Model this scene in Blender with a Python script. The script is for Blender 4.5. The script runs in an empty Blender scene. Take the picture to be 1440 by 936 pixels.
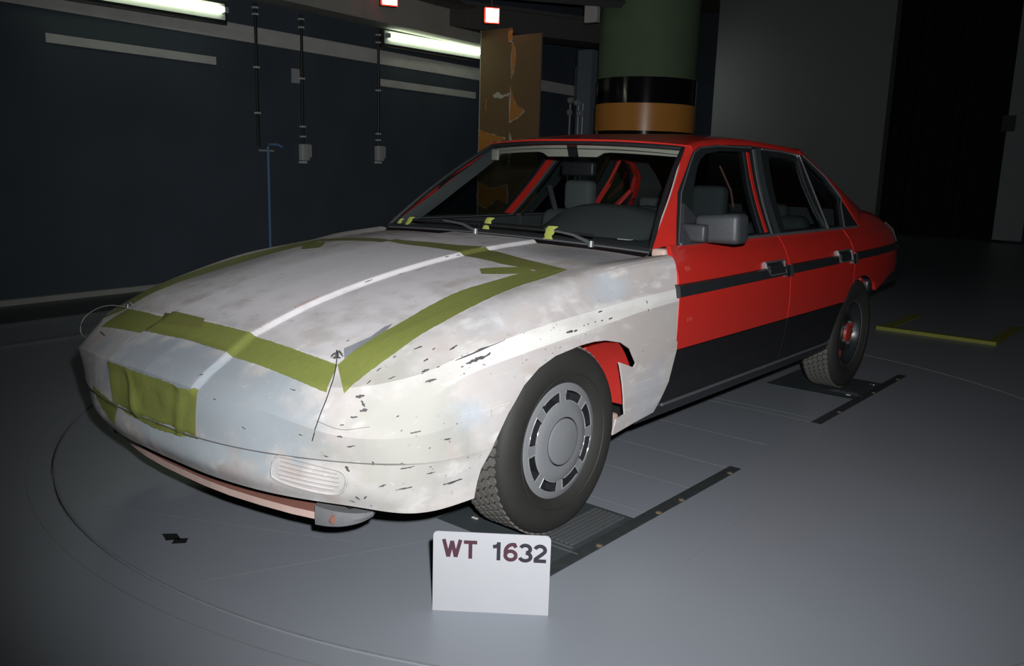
import bpy, bmesh, math, random
import numpy as np
from mathutils import Vector, Matrix
from mathutils.bvhtree import BVHTree
from mathutils.geometry import tessellate_polygon

random.seed(7)
S = bpy.context.scene
COL = S.collection
PI = math.pi

# ------------------------------------------------------------------ camera
CAM = np.array([2.461, -2.187, 1.191])
YAW, PITCH, ROLL, FPX = -0.6896, 0.1916, 0.0307, 1213.0


def cam_axes():
    cy, sy, cp, sp = math.cos(YAW), math.sin(YAW), math.cos(PITCH), math.sin(PITCH)
    f = np.array([sy * cp, cy * cp, -sp]); r = np.array([cy, -sy, 0.0]); u = np.cross(r, f)
    cr, sr = math.cos(ROLL), math.sin(ROLL)
    return cr * r + sr * u, -sr * r + cr * u, f


AX_R, AX_U, AX_F = cam_axes()
cd = bpy.data.cameras.new('camera')
cd.sensor_width = 36.0
cd.sensor_fit = 'HORIZONTAL'
cd.lens = FPX / 1440.0 * 36.0
cd.clip_start = 0.05
cam = bpy.data.objects.new('camera', cd)
COL.objects.link(cam)
cam.matrix_world = Matrix(((AX_R[0], AX_U[0], -AX_F[0], CAM[0]), (AX_R[1], AX_U[1], -AX_F[1], CAM[1]),
                           (AX_R[2], AX_U[2], -AX_F[2], CAM[2]), (0, 0, 0, 1)))
S.camera = cam

# ------------------------------------------------------------------ world, flash, exposure
S.view_settings.view_transform = 'Standard'
S.view_settings.look = 'None'
S.view_settings.gamma = 1.0
S.view_settings.use_curve_mapping = False
S.view_settings.exposure = 0.0
W = bpy.data.worlds.new('hall_air'); S.world = W
W.use_nodes = True
W.node_tree.nodes['Background'].inputs[0].default_value = (0.55, 0.75, 0.85, 1)
W.node_tree.nodes['Background'].inputs[1].default_value = 0.007

fl = bpy.data.lights.new('camera_flash', 'SPOT')
fl.energy = 535.0
fl.color = (0.97, 0.985, 1.0)
fl.spot_size = math.radians(94)
fl.spot_blend = 1.0
fl.shadow_soft_size = 0.025
flo = bpy.data.objects.new('camera_flash', fl); COL.objects.link(flo)
fpos = CAM + AX_R * 0.08 + AX_U * 0.13
faim = np.array([0.40, 0.90, 0.95])
flo.location = fpos
flo.rotation_euler = Vector(faim - fpos).to_track_quat('-Z', 'Y').to_euler()


def area_lamp(name, loc, target, size, size_y, power, color):
    l = bpy.data.lights.new(name, 'AREA'); l.shape = 'RECTANGLE'; l.size = size; l.size_y = size_y
    l.energy = power; l.color = color
    o = bpy.data.objects.new(name, l); COL.objects.link(o); o.location = loc
    o.rotation_euler = (Vector(target) - Vector(loc)).to_track_quat('-Z', 'Y').to_euler()
    return o


# a hall lamp hanging behind the round column, out of sight, that lights the back wall
area_lamp('hall_lamp', (-7.9, 15.3, 3.3), (-7.0, 17.0, 2.0), 1.5, 0.3, 4.5, (0.95, 1.0, 0.95))

# ------------------------------------------------------------------ materials


def nodes_of(name):
    m = bpy.data.materials.new(name); m.use_nodes = True
    return m, m.node_tree.nodes, m.node_tree.links, m.node_tree.nodes['Principled BSDF']


def mat(name, col, rough=0.5, metal=0.0, var=0.12, scale=18.0, bump=0.0, spec=0.5, coat=0.0, stretch=(1, 1, 1), detail=4.0):
    m, N, L, B = nodes_of(name)
    tc = N.new('ShaderNodeTexCoord'); mp = N.new('ShaderNodeMapping'); mp.inputs['Scale'].default_value = stretch
    L.new(tc.outputs['Object'], mp.inputs[0])
    nz = N.new('ShaderNodeTexNoise'); nz.inputs['Scale'].default_value = scale; nz.inputs['Detail'].default_value = detail
    L.new(mp.outputs[0], nz.inputs['Vector'])
    mx = N.new('ShaderNodeMix'); mx.data_type = 'RGBA'
    L.new(nz.outputs[0], mx.inputs[0])
    mx.inputs[6].default_value = tuple(max(0, c * (1 - var)) for c in col) + (1,)
    mx.inputs[7].default_value = tuple(min(1, c * (1 + var)) for c in col) + (1,)
    L.new(mx.outputs[2], B.inputs['Base Color'])
    B.inputs['Roughness'].default_value = rough
    B.inputs['Metallic'].default_value = metal
    B.inputs['Specular IOR Level'].default_value = spec
    B.inputs['Coat Weight'].default_value = coat
    B.inputs['Coat Roughness'].default_value = 0.06
    if bump:
        bp = N.new('ShaderNodeBump'); bp.inputs['Strength'].default_value = bump; bp.inputs['Distance'].default_value = 0.003
        L.new(nz.outputs[0], bp.inputs['Height']); L.new(bp.outputs[0], B.inputs['Normal'])
    return m


def emit(name, col, strength):
    m, N, L, B = nodes_of(name)
    B.inputs['Base Color'].default_value = tuple(col) + (1,)
    B.inputs['Emission Color'].default_value = tuple(col) + (1,)
    B.inputs['Emission Strength'].default_value = strength
    return m


def glass(name, tint=(0.75, 0.8, 0.78), gloss=0.06):
    m, N, L, B = nodes_of(name)
    N.remove(B)
    out = N['Material Output']
    t = N.new('ShaderNodeBsdfTransparent'); t.inputs[0].default_value = tuple(tint) + (1,)
    g = N.new('ShaderNodeBsdfGlossy'); g.inputs['Roughness'].default_value = 0.02
    lw = N.new('ShaderNodeLayerWeight'); pw = N.new('ShaderNodeMath'); pw.operation = 'POWER'; pw.inputs[1].default_value = 4.0
    L.new(lw.outputs['Facing'], pw.inputs[0])
    fr = N.new('ShaderNodeMath'); fr.operation = 'MULTIPLY_ADD'; fr.inputs[1].default_value = 0.9; fr.inputs[2].default_value = 0.04
    L.new(pw.outputs[0], fr.inputs[0])
    mx = N.new('ShaderNodeMixShader')
    L.new(fr.outputs[0], mx.inputs[0]); L.new(t.outputs[0], mx.inputs[1]); L.new(g.outputs[0], mx.inputs[2])
    L.new(mx.outputs[0], out.inputs['Surface'])
    return m


def clay_material(name='filler_clay', light=1.0):
    """filler and primer rubbed down by hand: cream white with pinkish, lilac and blue grey areas, rubbed along the car; bonnet lightened, nose corner darkened for the flash"""
    m, N, L, B = nodes_of(name)
    tc = N.new('ShaderNodeTexCoord')
    mp = N.new('ShaderNodeMapping'); mp.inputs['Scale'].default_value = (2.2, 0.8, 2.2)
    L.new(tc.outputs['Object'], mp.inputs[0])

    def noise(scale, detail, vec):
        n = N.new('ShaderNodeTexNoise'); n.inputs['Scale'].default_value = scale; n.inputs['Detail'].default_value = detail
        L.new(vec, n.inputs['Vector']); return n.outputs[0]

    def ramp(v, a, b):
        r = N.new('ShaderNodeMapRange'); r.interpolation_type = 'SMOOTHSTEP'
        r.inputs[1].default_value = a; r.inputs[2].default_value = b
        L.new(v, r.inputs[0]); return r.outputs[0]

    def mul(a, b):
        n = N.new('ShaderNodeMath'); n.operation = 'MULTIPLY'
        for i, q in ((0, a), (1, b)):
            if isinstance(q, float): n.inputs[i].default_value = q
            else: L.new(q, n.inputs[i])
        return n.outputs[0]

    def mix(f, a, b):
        n = N.new('ShaderNodeMix'); n.data_type = 'RGBA'; L.new(f, n.inputs[0])
        if isinstance(a, tuple): n.inputs[6].default_value = a + (1,)
        else: L.new(a, n.inputs[6])
        n.inputs[7].default_value = b + (1,)
        return n.outputs[2]

    def blob(c, r):
        d = N.new('ShaderNodeVectorMath'); d.operation = 'SUBTRACT'; L.new(tc.outputs['Object'], d.inputs[0]); d.inputs[1].default_value = c
        s = N.new('ShaderNodeVectorMath'); s.operation = 'DIVIDE'; L.new(d.outputs[0], s.inputs[0]); s.inputs[1].default_value = r
        l = N.new('ShaderNodeVectorMath'); l.operation = 'LENGTH'; L.new(s.outputs[0], l.inputs[0])
        a = N.new('ShaderNodeMath'); a.operation = 'ADD'; L.new(l.outputs[1], a.inputs[0])
        nn = mul(noise(11.0, 7.0, tc.outputs['Object']), 1.7); L.new(nn, a.inputs[1])
        return ramp(a.outputs[0], 2.05, 1.25)

    base = mix(ramp(noise(2.0, 6.0, mp.outputs[0]), 0.38, 0.66), (0.57, 0.545, 0.53), (0.50, 0.455, 0.44))
    base = mix(mul(ramp(noise(5.0, 8.0, mp.outputs[0]), 0.52, 0.70), 0.65), base, (0.47, 0.395, 0.35))
    base = mix(mul(ramp(noise(9.0, 8.0, mp.outputs[0]), 0.55, 0.72), 0.7), base, (0.74, 0.73, 0.70))
    base = mix(mul(ramp(noise(3.1, 9.0, mp.outputs[0]), 0.56, 0.70), 0.45), base, (0.42, 0.44, 0.47))
    for c, r, col, f in CLAY_BLOBS:
        base = mix(mul(blob(c, r), f), base, col)
    # fine scratches along the length
    ms = N.new('ShaderNodeMapping'); ms.inputs['Scale'].default_value = (60, 3, 60); L.new(tc.outputs['Object'], ms.inputs[0])
    base = mix(mul(ramp(noise(1.0, 3.0, ms.outputs[0]), 0.66, 0.78), 0.35), base, (0.74, 0.72, 0.69))
    sp = mul(ramp(noise(34.0, 5.0, tc.outputs['Object']), 0.66, 0.72), 0.35)
    base = mix(sp, base, (0.33, 0.29, 0.27))
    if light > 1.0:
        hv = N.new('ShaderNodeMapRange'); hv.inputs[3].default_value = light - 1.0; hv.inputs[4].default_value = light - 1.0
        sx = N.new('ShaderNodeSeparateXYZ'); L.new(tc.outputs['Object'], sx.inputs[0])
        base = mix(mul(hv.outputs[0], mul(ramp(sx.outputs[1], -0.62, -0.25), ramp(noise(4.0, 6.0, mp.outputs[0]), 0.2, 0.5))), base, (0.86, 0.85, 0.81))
    L.new(base, B.inputs['Base Color'])
    B.inputs['Roughness'].default_value = 0.6
    B.inputs['Specular IOR Level'].default_value = 0.15
    bp = N.new('ShaderNodeBump'); bp.inputs['Strength'].default_value = 0.12; bp.inputs['Distance'].default_value = 0.004
    L.new(noise(6.0, 6.0, mp.outputs[0]), bp.inputs['Height']); L.new(bp.outputs[0], B.inputs['Normal'])
    return m


LILAC_LIT = (0.78, 0.75, 0.775); BLUE = (0.47, 0.53, 0.60); PALEBLUE = (0.31, 0.35, 0.39); CREAM_DIMMED = (0.41, 0.40, 0.365); SLATE = (0.27, 0.28, 0.31)  # bonnet tone lightened and nose corner tone darkened to imitate flash exposure
CLAY_BLOBS = [
    ((0.0, -0.1, 0.78), (0.75, 0.95, 0.45), LILAC_LIT, 0.9),
    ((0.55, 0.52, 0.87), (0.25, 0.16, 0.2), (0.30, 0.30, 0.33), 0.75),
    ((-0.55, -0.25, 0.74), (0.10, 0.28, 0.2), SLATE, 0.6),
    ((0.10, -0.87, 0.50), (0.55, 0.25, 0.22), PALEBLUE, 0.9),
    ((0.45, -0.85, 0.50), (0.30, 0.2, 0.16), (0.36, 0.40, 0.43), 0.9),
    ((0.885, -0.50, 0.50), (0.2, 0.13, 0.055), BLUE, 0.8),
    ((0.78, -0.62, 0.46), (0.24, 0.24, 0.26), CREAM_DIMMED, 0.95),
    ((0.84, 0.30, 0.78), (0.1, 0.13, 0.06), BLUE, 0.6),
    ((0.88, 0.50, 0.60), (0.1, 0.35, 0.12), (0.52, 0.47, 0.44), 0.7),
    ((0.88, -0.25, 0.67), (0.08, 0.45, 0.022), (0.68, 0.67, 0.64), 0.8),
    ((0.88, 0.45, 0.73), (0.05, 0.35, 0.02), (0.68, 0.67, 0.65), 0.8),
    ((0.87, 0.52, 0.36), (0.06, 0.12, 0.14), (0.50, 0.50, 0.53), 0.8),
    ((0.20, -0.93, 0.36), (0.35, 0.1, 0.05), (0.47, 0.53, 0.56), 0.7),
]

M = {}
M['clay'] = clay_material()
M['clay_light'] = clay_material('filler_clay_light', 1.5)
M['red'] = mat('red_paint', (0.62, 0.030, 0.022), 0.30, var=0.06, coat=0.35)
M['red_inner'] = mat('red_primer_paint', (0.52, 0.032, 0.025), 0.45, var=0.12)
M['black_band'] = mat('black_band_paint', (0.012, 0.012, 0.014), 0.35, var=0.3)
M['trim'] = mat('black_trim', (0.022, 0.025, 0.028), 0.35, var=0.25)
M['rubber'] = mat('black_rubber', (0.015, 0.016, 0.018), 0.5, var=0.2)
M['frame'] = mat('window_frame_black', (0.020, 0.024, 0.026), 0.3, var=0.2)
M['chrome'] = mat('chrome_edge', (0.62, 0.62, 0.62), 0.25, metal=0.9, var=0.05)
M['dullmetal'] = mat('dull_metal', (0.22, 0.23, 0.24), 0.45, metal=0.6, var=0.2, scale=40)
M['plastic'] = mat('mirror_plastic', (0.040, 0.044, 0.050), 0.5, var=0.15, scale=60, bump=0.2)
M['tyre'] = mat('tyre_rubber', (0.022, 0.021, 0.019), 0.72, var=0.25, scale=14, bump=0.1)
M['tread'] = mat('tread_rubber', (0.11, 0.105, 0.095), 0.8, var=0.25, scale=40)
M['groove'] = mat('tread_groove', (0.02, 0.02, 0.019), 0.85)
M['cover'] = mat('wheel_cover_grey', (0.20, 0.205, 0.215), 0.38, var=0.05)
M['slot_rim'] = mat('slot_edge_silver', (0.5, 0.5, 0.5), 0.3, metal=0.5, var=0.05)
M['dark'] = mat('underbody_dark', (0.012, 0.012, 0.012), 0.8)
M['tape'] = mat('olive_tape', (0.215, 0.240, 0.060), 0.6, var=0.10, scale=30, bump=0.25, stretch=(3, 1, 3))
M['tapedark'] = mat('olive_tape_dark', (0.190, 0.200, 0.052), 0.6, var=0.14, scale=30, bump=0.25, stretch=(1, 3, 1))
M['tabtape'] = mat('lime_tape', (0.42, 0.47, 0.10), 0.6, var=0.1)
M['pink'] = mat('pink_primer', (0.56, 0.40, 0.35), 0.6, var=0.22, scale=12)
M['pinkdark'] = mat('red_oxide_primer', (0.30, 0.13, 0.10), 0.6, var=0.2, scale=12)
M['bracket'] = mat('bracket_grey', (0.15, 0.15, 0.155), 0.75, var=0.25, scale=40)
M['chip'] = mat('paint_chip', (0.085, 0.080, 0.085), 0.6, var=0.4, scale=60)
M['bare'] = mat('bare_grey_primer', (0.25, 0.26, 0.29), 0.5, var=0.15, scale=30)
M['pencil'] = mat('pencil_line', (0.18, 0.17, 0.17), 0.7, var=0.3)
M['cloth'] = mat('grey_cloth', (0.075, 0.083, 0.088), 0.9, var=0.15, scale=80, bump=0.2)
M['dash'] = mat('dashboard_grey', (0.055, 0.06, 0.063), 0.6, var=0.12, scale=80, bump=0.2)
M['visor'] = mat('visor_beige', (0.42, 0.40, 0.33), 0.7, var=0.05)
M['glass'] = glass('window_glass', (0.82, 0.86, 0.85))
M['rearglass'] = glass('rear_screen_glass', (0.16, 0.18, 0.18))
M['darkglass'] = glass('side_window_glass', (0.55, 0.6, 0.6))
M['white'] = mat('white_card', (0.375, 0.378, 0.395), 0.6, var=0.03)
M['floor'] = mat('floor_paint', (0.255, 0.275, 0.308), 0.36, var=0.10, scale=1.3, detail=8)
M['plate'] = mat('dark_steel_plate', (0.055, 0.066, 0.070), 0.4, var=0.25, scale=9)
M['strip'] = mat('dark_steel_strip', (0.040, 0.046, 0.048), 0.45, var=0.35, scale=25)
M['seam'] = mat('worn_seam', (0.22, 0.23, 0.24), 0.5, var=0.25, scale=30)
M['rust'] = mat('rusty_bolt', (0.17, 0.12, 0.08), 0.6, var=0.4, scale=60)
M['wall'] = mat('wall_dark_blue', (0.060, 0.078, 0.098), 0.85, var=0.30, scale=1.6, detail=8)
M['stripe'] = mat('wall_stripe_white', (0.60, 0.60, 0.57), 0.85, var=0.18, scale=5, stretch=(1, 1, 3))
M['beam'] = mat('concrete_beam', (0.36, 0.37, 0.33), 0.9, var=0.12, scale=3)
M['ceil'] = mat('ceiling_green', (0.12, 0.14, 0.10), 0.9, var=0.2, scale=2)
M['girder'] = mat('girder_dark', (0.07, 0.075, 0.07), 0.8, var=0.2)
M['housing'] = mat('lamp_housing', (0.03, 0.032, 0.033), 0.5)
M['cabinet'] = mat('cabinet_blue_grey', (0.20, 0.23, 0.27), 0.7, var=0.15)
M['tube'] = emit('fluorescent_tube', (0.90, 1.0, 0.78), 4.5)
M['reflector'] = mat('lamp_reflector', (0.75, 0.80, 0.72), 0.4, var=0.05)
M['lamphot'] = emit('floodlight_glow', (1.0, 0.62, 0.55), 9.0)
M['lampred'] = emit('floodlight_red_rim', (1.0, 0.06, 0.03), 1.6)
M['conduit'] = mat('conduit_black', (0.02, 0.02, 0.022), 0.5)
M['clip'] = mat('conduit_clip', (0.65, 0.65, 0.62), 0.4)
M['box'] = mat('switch_box_grey', (0.45, 0.46, 0.46), 0.6, var=0.05)
M['blue'] = mat('blue_pole', (0.12, 0.26, 0.45), 0.5, var=0.1)
M['brown'] = mat('brown_board', (0.20, 0.125, 0.055), 0.8, var=0.12, scale=6)
M['orange'] = mat('orange_board_core', (0.55, 0.22, 0.04), 0.8, var=0.12, scale=6)
M['torn'] = mat('torn_paper_white', (0.55, 0.52, 0.46), 0.9, var=0.15)
M['green'] = mat('column_green', (0.125, 0.185, 0.105), 0.75, var=0.15, scale=4)
M['bandblack'] = mat('column_black_band', (0.012, 0.008, 0.010), 0.12, coat=0.4)
M['bandorange'] = mat('column_orange_band', (0.70, 0.29, 0.06), 0.3, var=0.08)
M['grey'] = mat('back_wall_grey', (0.30, 0.32, 0.31), 0.85, var=0.10, scale=1.2, detail=6)
M['curtain'] = mat('black_curtain', (0.012, 0.012, 0.014), 0.9)
M['doorframe'] = mat('grey_green_frame', (0.33, 0.37, 0.37), 0.8, var=0.06)
M['yellow'] = mat('yellow_floor_paint', (0.22, 0.23, 0.035), 0.7, var=0.2, scale=20)
M['letter'] = mat('letter_dark', (0.018, 0.015, 0.024), 0.8, var=0.1)
M['letterred'] = mat('letter_maroon', (0.055, 0.016, 0.028), 0.8, var=0.1)
M['redhub'] = mat('brake_red', (0.40, 0.04, 0.03), 0.5)
M['wire'] = mat('black_wire', (0.02, 0.02, 0.02), 0.5)
M['lightwire'] = mat('light_wire', (0.55, 0.55, 0.5), 0.4, metal=0.4)

# ------------------------------------------------------------------ helpers


def link(o, parent=None):
    COL.objects.link(o)
    if parent is not None: o.parent = parent
    return o


def mesh_obj(name, verts, faces, material, parent=None, smooth=True, angle=35, recalc=False):
    me = bpy.data.meshes.new(name)
    me.from_pydata([tuple(float(c) for c in v) for v in verts], [], [tuple(int(i) for i in f) for f in faces])
    me.materials.append(material)
    if recalc:
        bm = bmesh.new(); bm.from_mesh(me); bmesh.ops.recalc_face_normals(bm, faces=bm.faces); bm.to_mesh(me); bm.free()
    if smooth:
        me.shade_smooth(); me.set_sharp_from_angle(angle=math.radians(angle))
    me.update()
    return link(bpy.data.objects.new(name, me), parent)


def tag(o, label=None, cat=None, group=None, kind=None):
    for k, v in (('label', label), ('category', cat), ('group', group), ('kind', kind)):
        if v: o[k] = v
    return o


def empty(name, loc=(0, 0, 0), parent=None):
    o = bpy.data.objects.new(name, None); o.location = loc; o.empty_display_size = 0.1
    return link(o, parent)


class MB:
    """collects pieces of geometry for ONE mesh"""

    def __init__(self): self.v = []; self.f = []

    def add(self, verts, faces):
        n = len(self.v); self.v += [tuple(p) for p in verts]; self.f += [tuple(i + n for i in f) for f in faces]
        return self

    def box(self, lo, hi, ax=None, o=(0, 0, 0)):
        p = [(x, y, z) for x in (lo[0], hi[0]) for y in (lo[1], hi[1]) for z in (lo[2], hi[2])]
        if ax is not None:
            A = [np.array(a, float) for a in ax]
            p = [tuple(np.array(o, float) + A[0] * q[0] + A[1] * q[1] + A[2] * q[2]) for q in p]
        return self.add(p, [(0, 1, 3, 2), (4, 6, 7, 5), (0, 4, 5, 1), (2, 3, 7, 6), (0, 2, 6, 4), (1, 5, 7, 3)])

    def tube(self, pts, r, n=8, cap=True):
        pts = [np.array(p, float) for p in pts]; rings = []
        up = np.array([0.13, 0.27, 0.95])
        for i, p in enumerate(pts):
            t = pts[min(i + 1, len(pts) - 1)] - pts[max(i - 1, 0)]; t /= (np.linalg.norm(t) + 1e-12)
            a = np.cross(t, up); a /= (np.linalg.norm(a) + 1e-12); b = np.cross(t, a)
            rr = r[i] if isinstance(r, (list, tuple)) else r
            rings.append([p + rr * (math.cos(2 * PI * k / n) * a + math.sin(2 * PI * k / n) * b) for k in range(n)])
        v = [q for g in rings for q in g]
        f = [(i * n + k, i * n + (k + 1) % n, (i + 1) * n + (k + 1) % n, (i + 1) * n + k) for i in range(len(pts) - 1) for k in range(n)]
        if cap: f += [tuple(range(n))[::-1], tuple((len(pts) - 1) * n + k for k in range(n))]
        return self.add(v, f)

    def lathe(self, prof, c, axis='x', n=48, sgn=1, a0=0.0, a1=2 * PI, closed=True):
        """prof: (axial, radius)"""
        v = []
        m = n if closed else n + 1
        for k in range(m):
            a = a0 + (a1 - a0) * k / n
            for (h, r) in prof:
                if axis == 'x': v.append((c[0] + sgn * h, c[1] + r * math.cos(a), c[2] + r * math.sin(a)))
                else: v.append((c[0] + r * math.cos(a), c[1] + r * math.sin(a), c[2] + h))
        P = len(prof); f = []
        for k in range(n):
            k2 = (k + 1) % m if closed else k + 1
            for i in range(P - 1): f.append((k * P + i, k * P + i + 1, k2 * P + i + 1, k2 * P + i))
        return self.add(v, f)

    def prism(self, poly, fn0, fn1):
        """poly of 2D points -> solid between the maps fn0 and fn1"""
        n = len(poly)
        v = [fn0(*p) for p in poly] + [fn1(*p) for p in poly]
        tri = tessellate_polygon([[Vector((p[0], p[1], 0)) for p in poly]])
        f = [tuple(t) for t in tri] + [tuple(i + n for i in t[::-1]) for t in tri]
        f += [(i, (i + 1) % n, n + (i + 1) % n, n + i) for i in range(n)]
        return self.add(v, f)

    def grid(self, G, flip=False):
        G = np.asarray(G); r, c = G.shape[:2]
        f = []
        for i in range(r - 1):
            for j in range(c - 1):
                q = (i * c + j, i * c + j + 1, (i + 1) * c + j + 1, (i + 1) * c + j)
                f.append(q[::-1] if flip else q)
        return self.add([tuple(p) for p in G.reshape(-1, 3)], f)

    def build(self, name, material, parent=None, smooth=True, angle=35, recalc=True):
        return mesh_obj(name, self.v, self.f, material, parent, smooth, angle, recalc)


def hermite(P, per, crease=()):
    P = np.asarray(P, float); n = len(P); out = []
    for i in range(n - 1):
        d = P[i + 1] - P[i]
        m0 = d if (i == 0 or i in crease) else (P[i + 1] - P[i - 1]) / 2
        m1 = d if (i + 1 == n - 1 or (i + 1) in crease) else (P[i + 2] - P[i]) / 2
        l = np.linalg.norm(d, axis=-1, keepdims=True)
        for m_ in (0, 1):
            mm = m0 if m_ == 0 else m1
            k = np.linalg.norm(mm, axis=-1, keepdims=True); s = np.minimum(1, 1.6 * l / (k + 1e-9))
            if m_ == 0: m0 = mm * s
            else: m1 = mm * s
        for k in range(per):
            t = k / per
            out.append((2 * t**3 - 3 * t**2 + 1) * P[i] + (t**3 - 2 * t**2 + t) * m0 + (-2 * t**3 + 3 * t**2) * P[i + 1] + (t**3 - t**2) * m1)
    out.append(P[-1])
    return np.array(out)


def net(ctrl, pu, pv, crease_rows=()):
    """ctrl[row][col] -> dense grid; pu samples per column step, pv per row step"""
    C = np.array(ctrl, float)
    D = np.array([hermite(r, pu) for r in C])            # rows x U
    return hermite(D, pv, crease_rows)                    # V x U x 3


def mirror_x(G):
    G = np.array(G, float).copy(); G[..., 0] *= -1
    return G


def smooth01(t):
    t = min(1, max(0, t)); return t * t * (3 - 2 * t)


def solidify(o, th, offset=-1.0, cutter=None):
    md = o.modifiers.new('s', 'SOLIDIFY'); md.thickness = th; md.offset = offset
    if cutter is not None:
        b = o.modifiers.new('b', 'BOOLEAN'); b.operation = 'DIFFERENCE'; b.object = cutter; b.solver = 'EXACT'; b.use_self = True; b.use_hole_tolerant = True
    dg = bpy.context.evaluated_depsgraph_get()
    me = bpy.data.meshes.new_from_object(o.evaluated_get(dg))
    o.modifiers.clear()
    old = o.data; o.data = me; me.name = old.name
    bpy.data.meshes.remove(old)
    me.shade_smooth(); me.set_sharp_from_angle(angle=math.radians(13))
    return o


def rounded_box(name, lo, hi, r, material, parent=None, seg=3, fn=None):
    bm = bmesh.new(); bmesh.ops.create_cube(bm, size=1.0)
    for v in bm.verts:
        v.co = Vector(((lo[i] + hi[i]) / 2 + v.co[i] * (hi[i] - lo[i]) for i in range(3)))
    bmesh.ops.bevel(bm, geom=bm.edges[:], offset=r, segments=seg, affect='EDGES', profile=0.5)
    if fn:
        for v in bm.verts: v.co = Vector(fn(v.co))
    me = bpy.data.meshes.new(name); bm.to_mesh(me); bm.free(); me.materials.append(material)
    me.shade_smooth(); me.set_sharp_from_angle(angle=math.radians(40))
    return link(bpy.data.objects.new(name, me), parent)


def panel(name, outline, holes, xf, th, material, parent, sgn=1, step=0.12):
    """sheet panel given in the side view (y, z), laid on the surface x = xf(y, z) with folded-in edges"""
    loops = [[Vector((p[0], p[1], 0)) for p in outline]] + [[Vector((p[0], p[1], 0)) for p in h] for h in holes]
    flat = [p for l in loops for p in l]
    bm = bmesh.new()
    vs = [bm.verts.new(p) for p in flat]
    for t in tessellate_polygon(loops):
        try: bm.faces.new([vs[i] for i in t])
        except ValueError: pass
    ys = [p.x for p in flat]; zs = [p.y for p in flat]
    for ax, a0, a1 in ((0, min(ys), max(ys)), (1, min(zs), max(zs))):
        k = a0 + step / 2 if ax == 0 else a0 + step / 4
        st = step if ax == 0 else step / 2
        while k < a1:
            n = (1, 0, 0) if ax == 0 else (0, 1, 0)
            bmesh.ops.bisect_plane(bm, geom=bm.verts[:] + bm.edges[:] + bm.faces[:], plane_co=(k, k, 0), plane_no=n, dist=1e-6)
            k += st
    bm.edges.ensure_lookup_table()
    be = [e for e in bm.edges if e.is_boundary]
    ext = bmesh.ops.extrude_edge_only(bm, edges=be)['geom']
    low = {v for v in ext if isinstance(v, bmesh.types.BMVert)}
    for v in bm.verts:
        y, z = v.co.x, v.co.y
        v.co = Vector((sgn * (xf(y, z) - (th if v in low else 0)), y, z))
    bmesh.ops.recalc_face_normals(bm, faces=bm.faces)
    me = bpy.data.meshes.new(name); bm.to_mesh(me); bm.free()
    me.materials.append(material); me.shade_smooth(); me.set_sharp_from_angle(angle=math.radians(30))
    return link(bpy.data.objects.new(name, me), parent)


# ================================================================== SETTING
FZ = -0.006      # level of the painted floor; the weighing plates are flush with the tyres at 0
WD = np.array([-0.10, 0.995, 0.0]); WN = np.array([0.995, 0.10, 0.0]); WK = -4.748


def wp(s, z, off=0.0): return tuple(WD * s + WN * (WK + off) + np.array([0, 0, z]))


def wbox(mb, s0, s1, o0, o1, z0, z1): return mb.box((s0, o0, z0), (s1, o1, z1), (WD, WN, (0, 0, 1)), WN * WK)


TC = (0.07, 1.40); TR = 2.47
# floor with a round hole for the turntable
n = 128
mb = MB()
ring = [(TC[0] + (TR + 0.004) * math.cos(2 * PI * k / n), TC[1] + (TR + 0.004) * math.sin(2 * PI * k / n)) for k in range(n)]


def sq(a):
    c, s_ = math.cos(a), math.sin(a); k = 30 / max(abs(c), abs(s_)); return (TC[0] + k * c, TC[1] + k * s_)


outer = [sq(2 * PI * k / n) for k in range(n)]
v = [(x, y, FZ) for x, y in ring] + [(x, y, FZ) for x, y in outer] + [(x, y, FZ - 0.03) for x, y in ring]
f = [(k, (k + 1) % n, n + (k + 1) % n, n + k) for k in range(n)] + [(k, 2 * n + k, 2 * n + (k + 1) % n, (k + 1) % n) for k in range(n)]
f += [tuple(range(2 * n, 3 * n))]
mb.add(v, f)
tag(mb.build('floor', M['floor'], smooth=False, recalc=False), kind='structure')

tt = empty('turntable', (TC[0], TC[1], FZ))
tag(tt, 'round grey turntable disc set flush into the floor beneath the car', 'turntable')


def tt_child(mb, name, material, **k):
    o = mb.build(name, material, tt, **k); o.matrix_parent_inverse = Matrix.Translation((-TC[0], -TC[1], -FZ)); return o


mb = MB().lathe([(-0.02, TR - 0.003), (-0.0015, TR - 0.003), (0.0, TR - 0.0045), (0.0, 0.0001)], (TC[0], TC[1], FZ), 'z', 160)
tt_child(mb, 'disc', M['floor'], angle=20)
tt_child(MB().lathe([(0.0004, TR - 0.012), (0.0008, TR - 0.010), (0.0004, TR - 0.005)], (TC[0], TC[1], FZ), 'z', 160), 'edge_ring', M['seam'])
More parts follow.
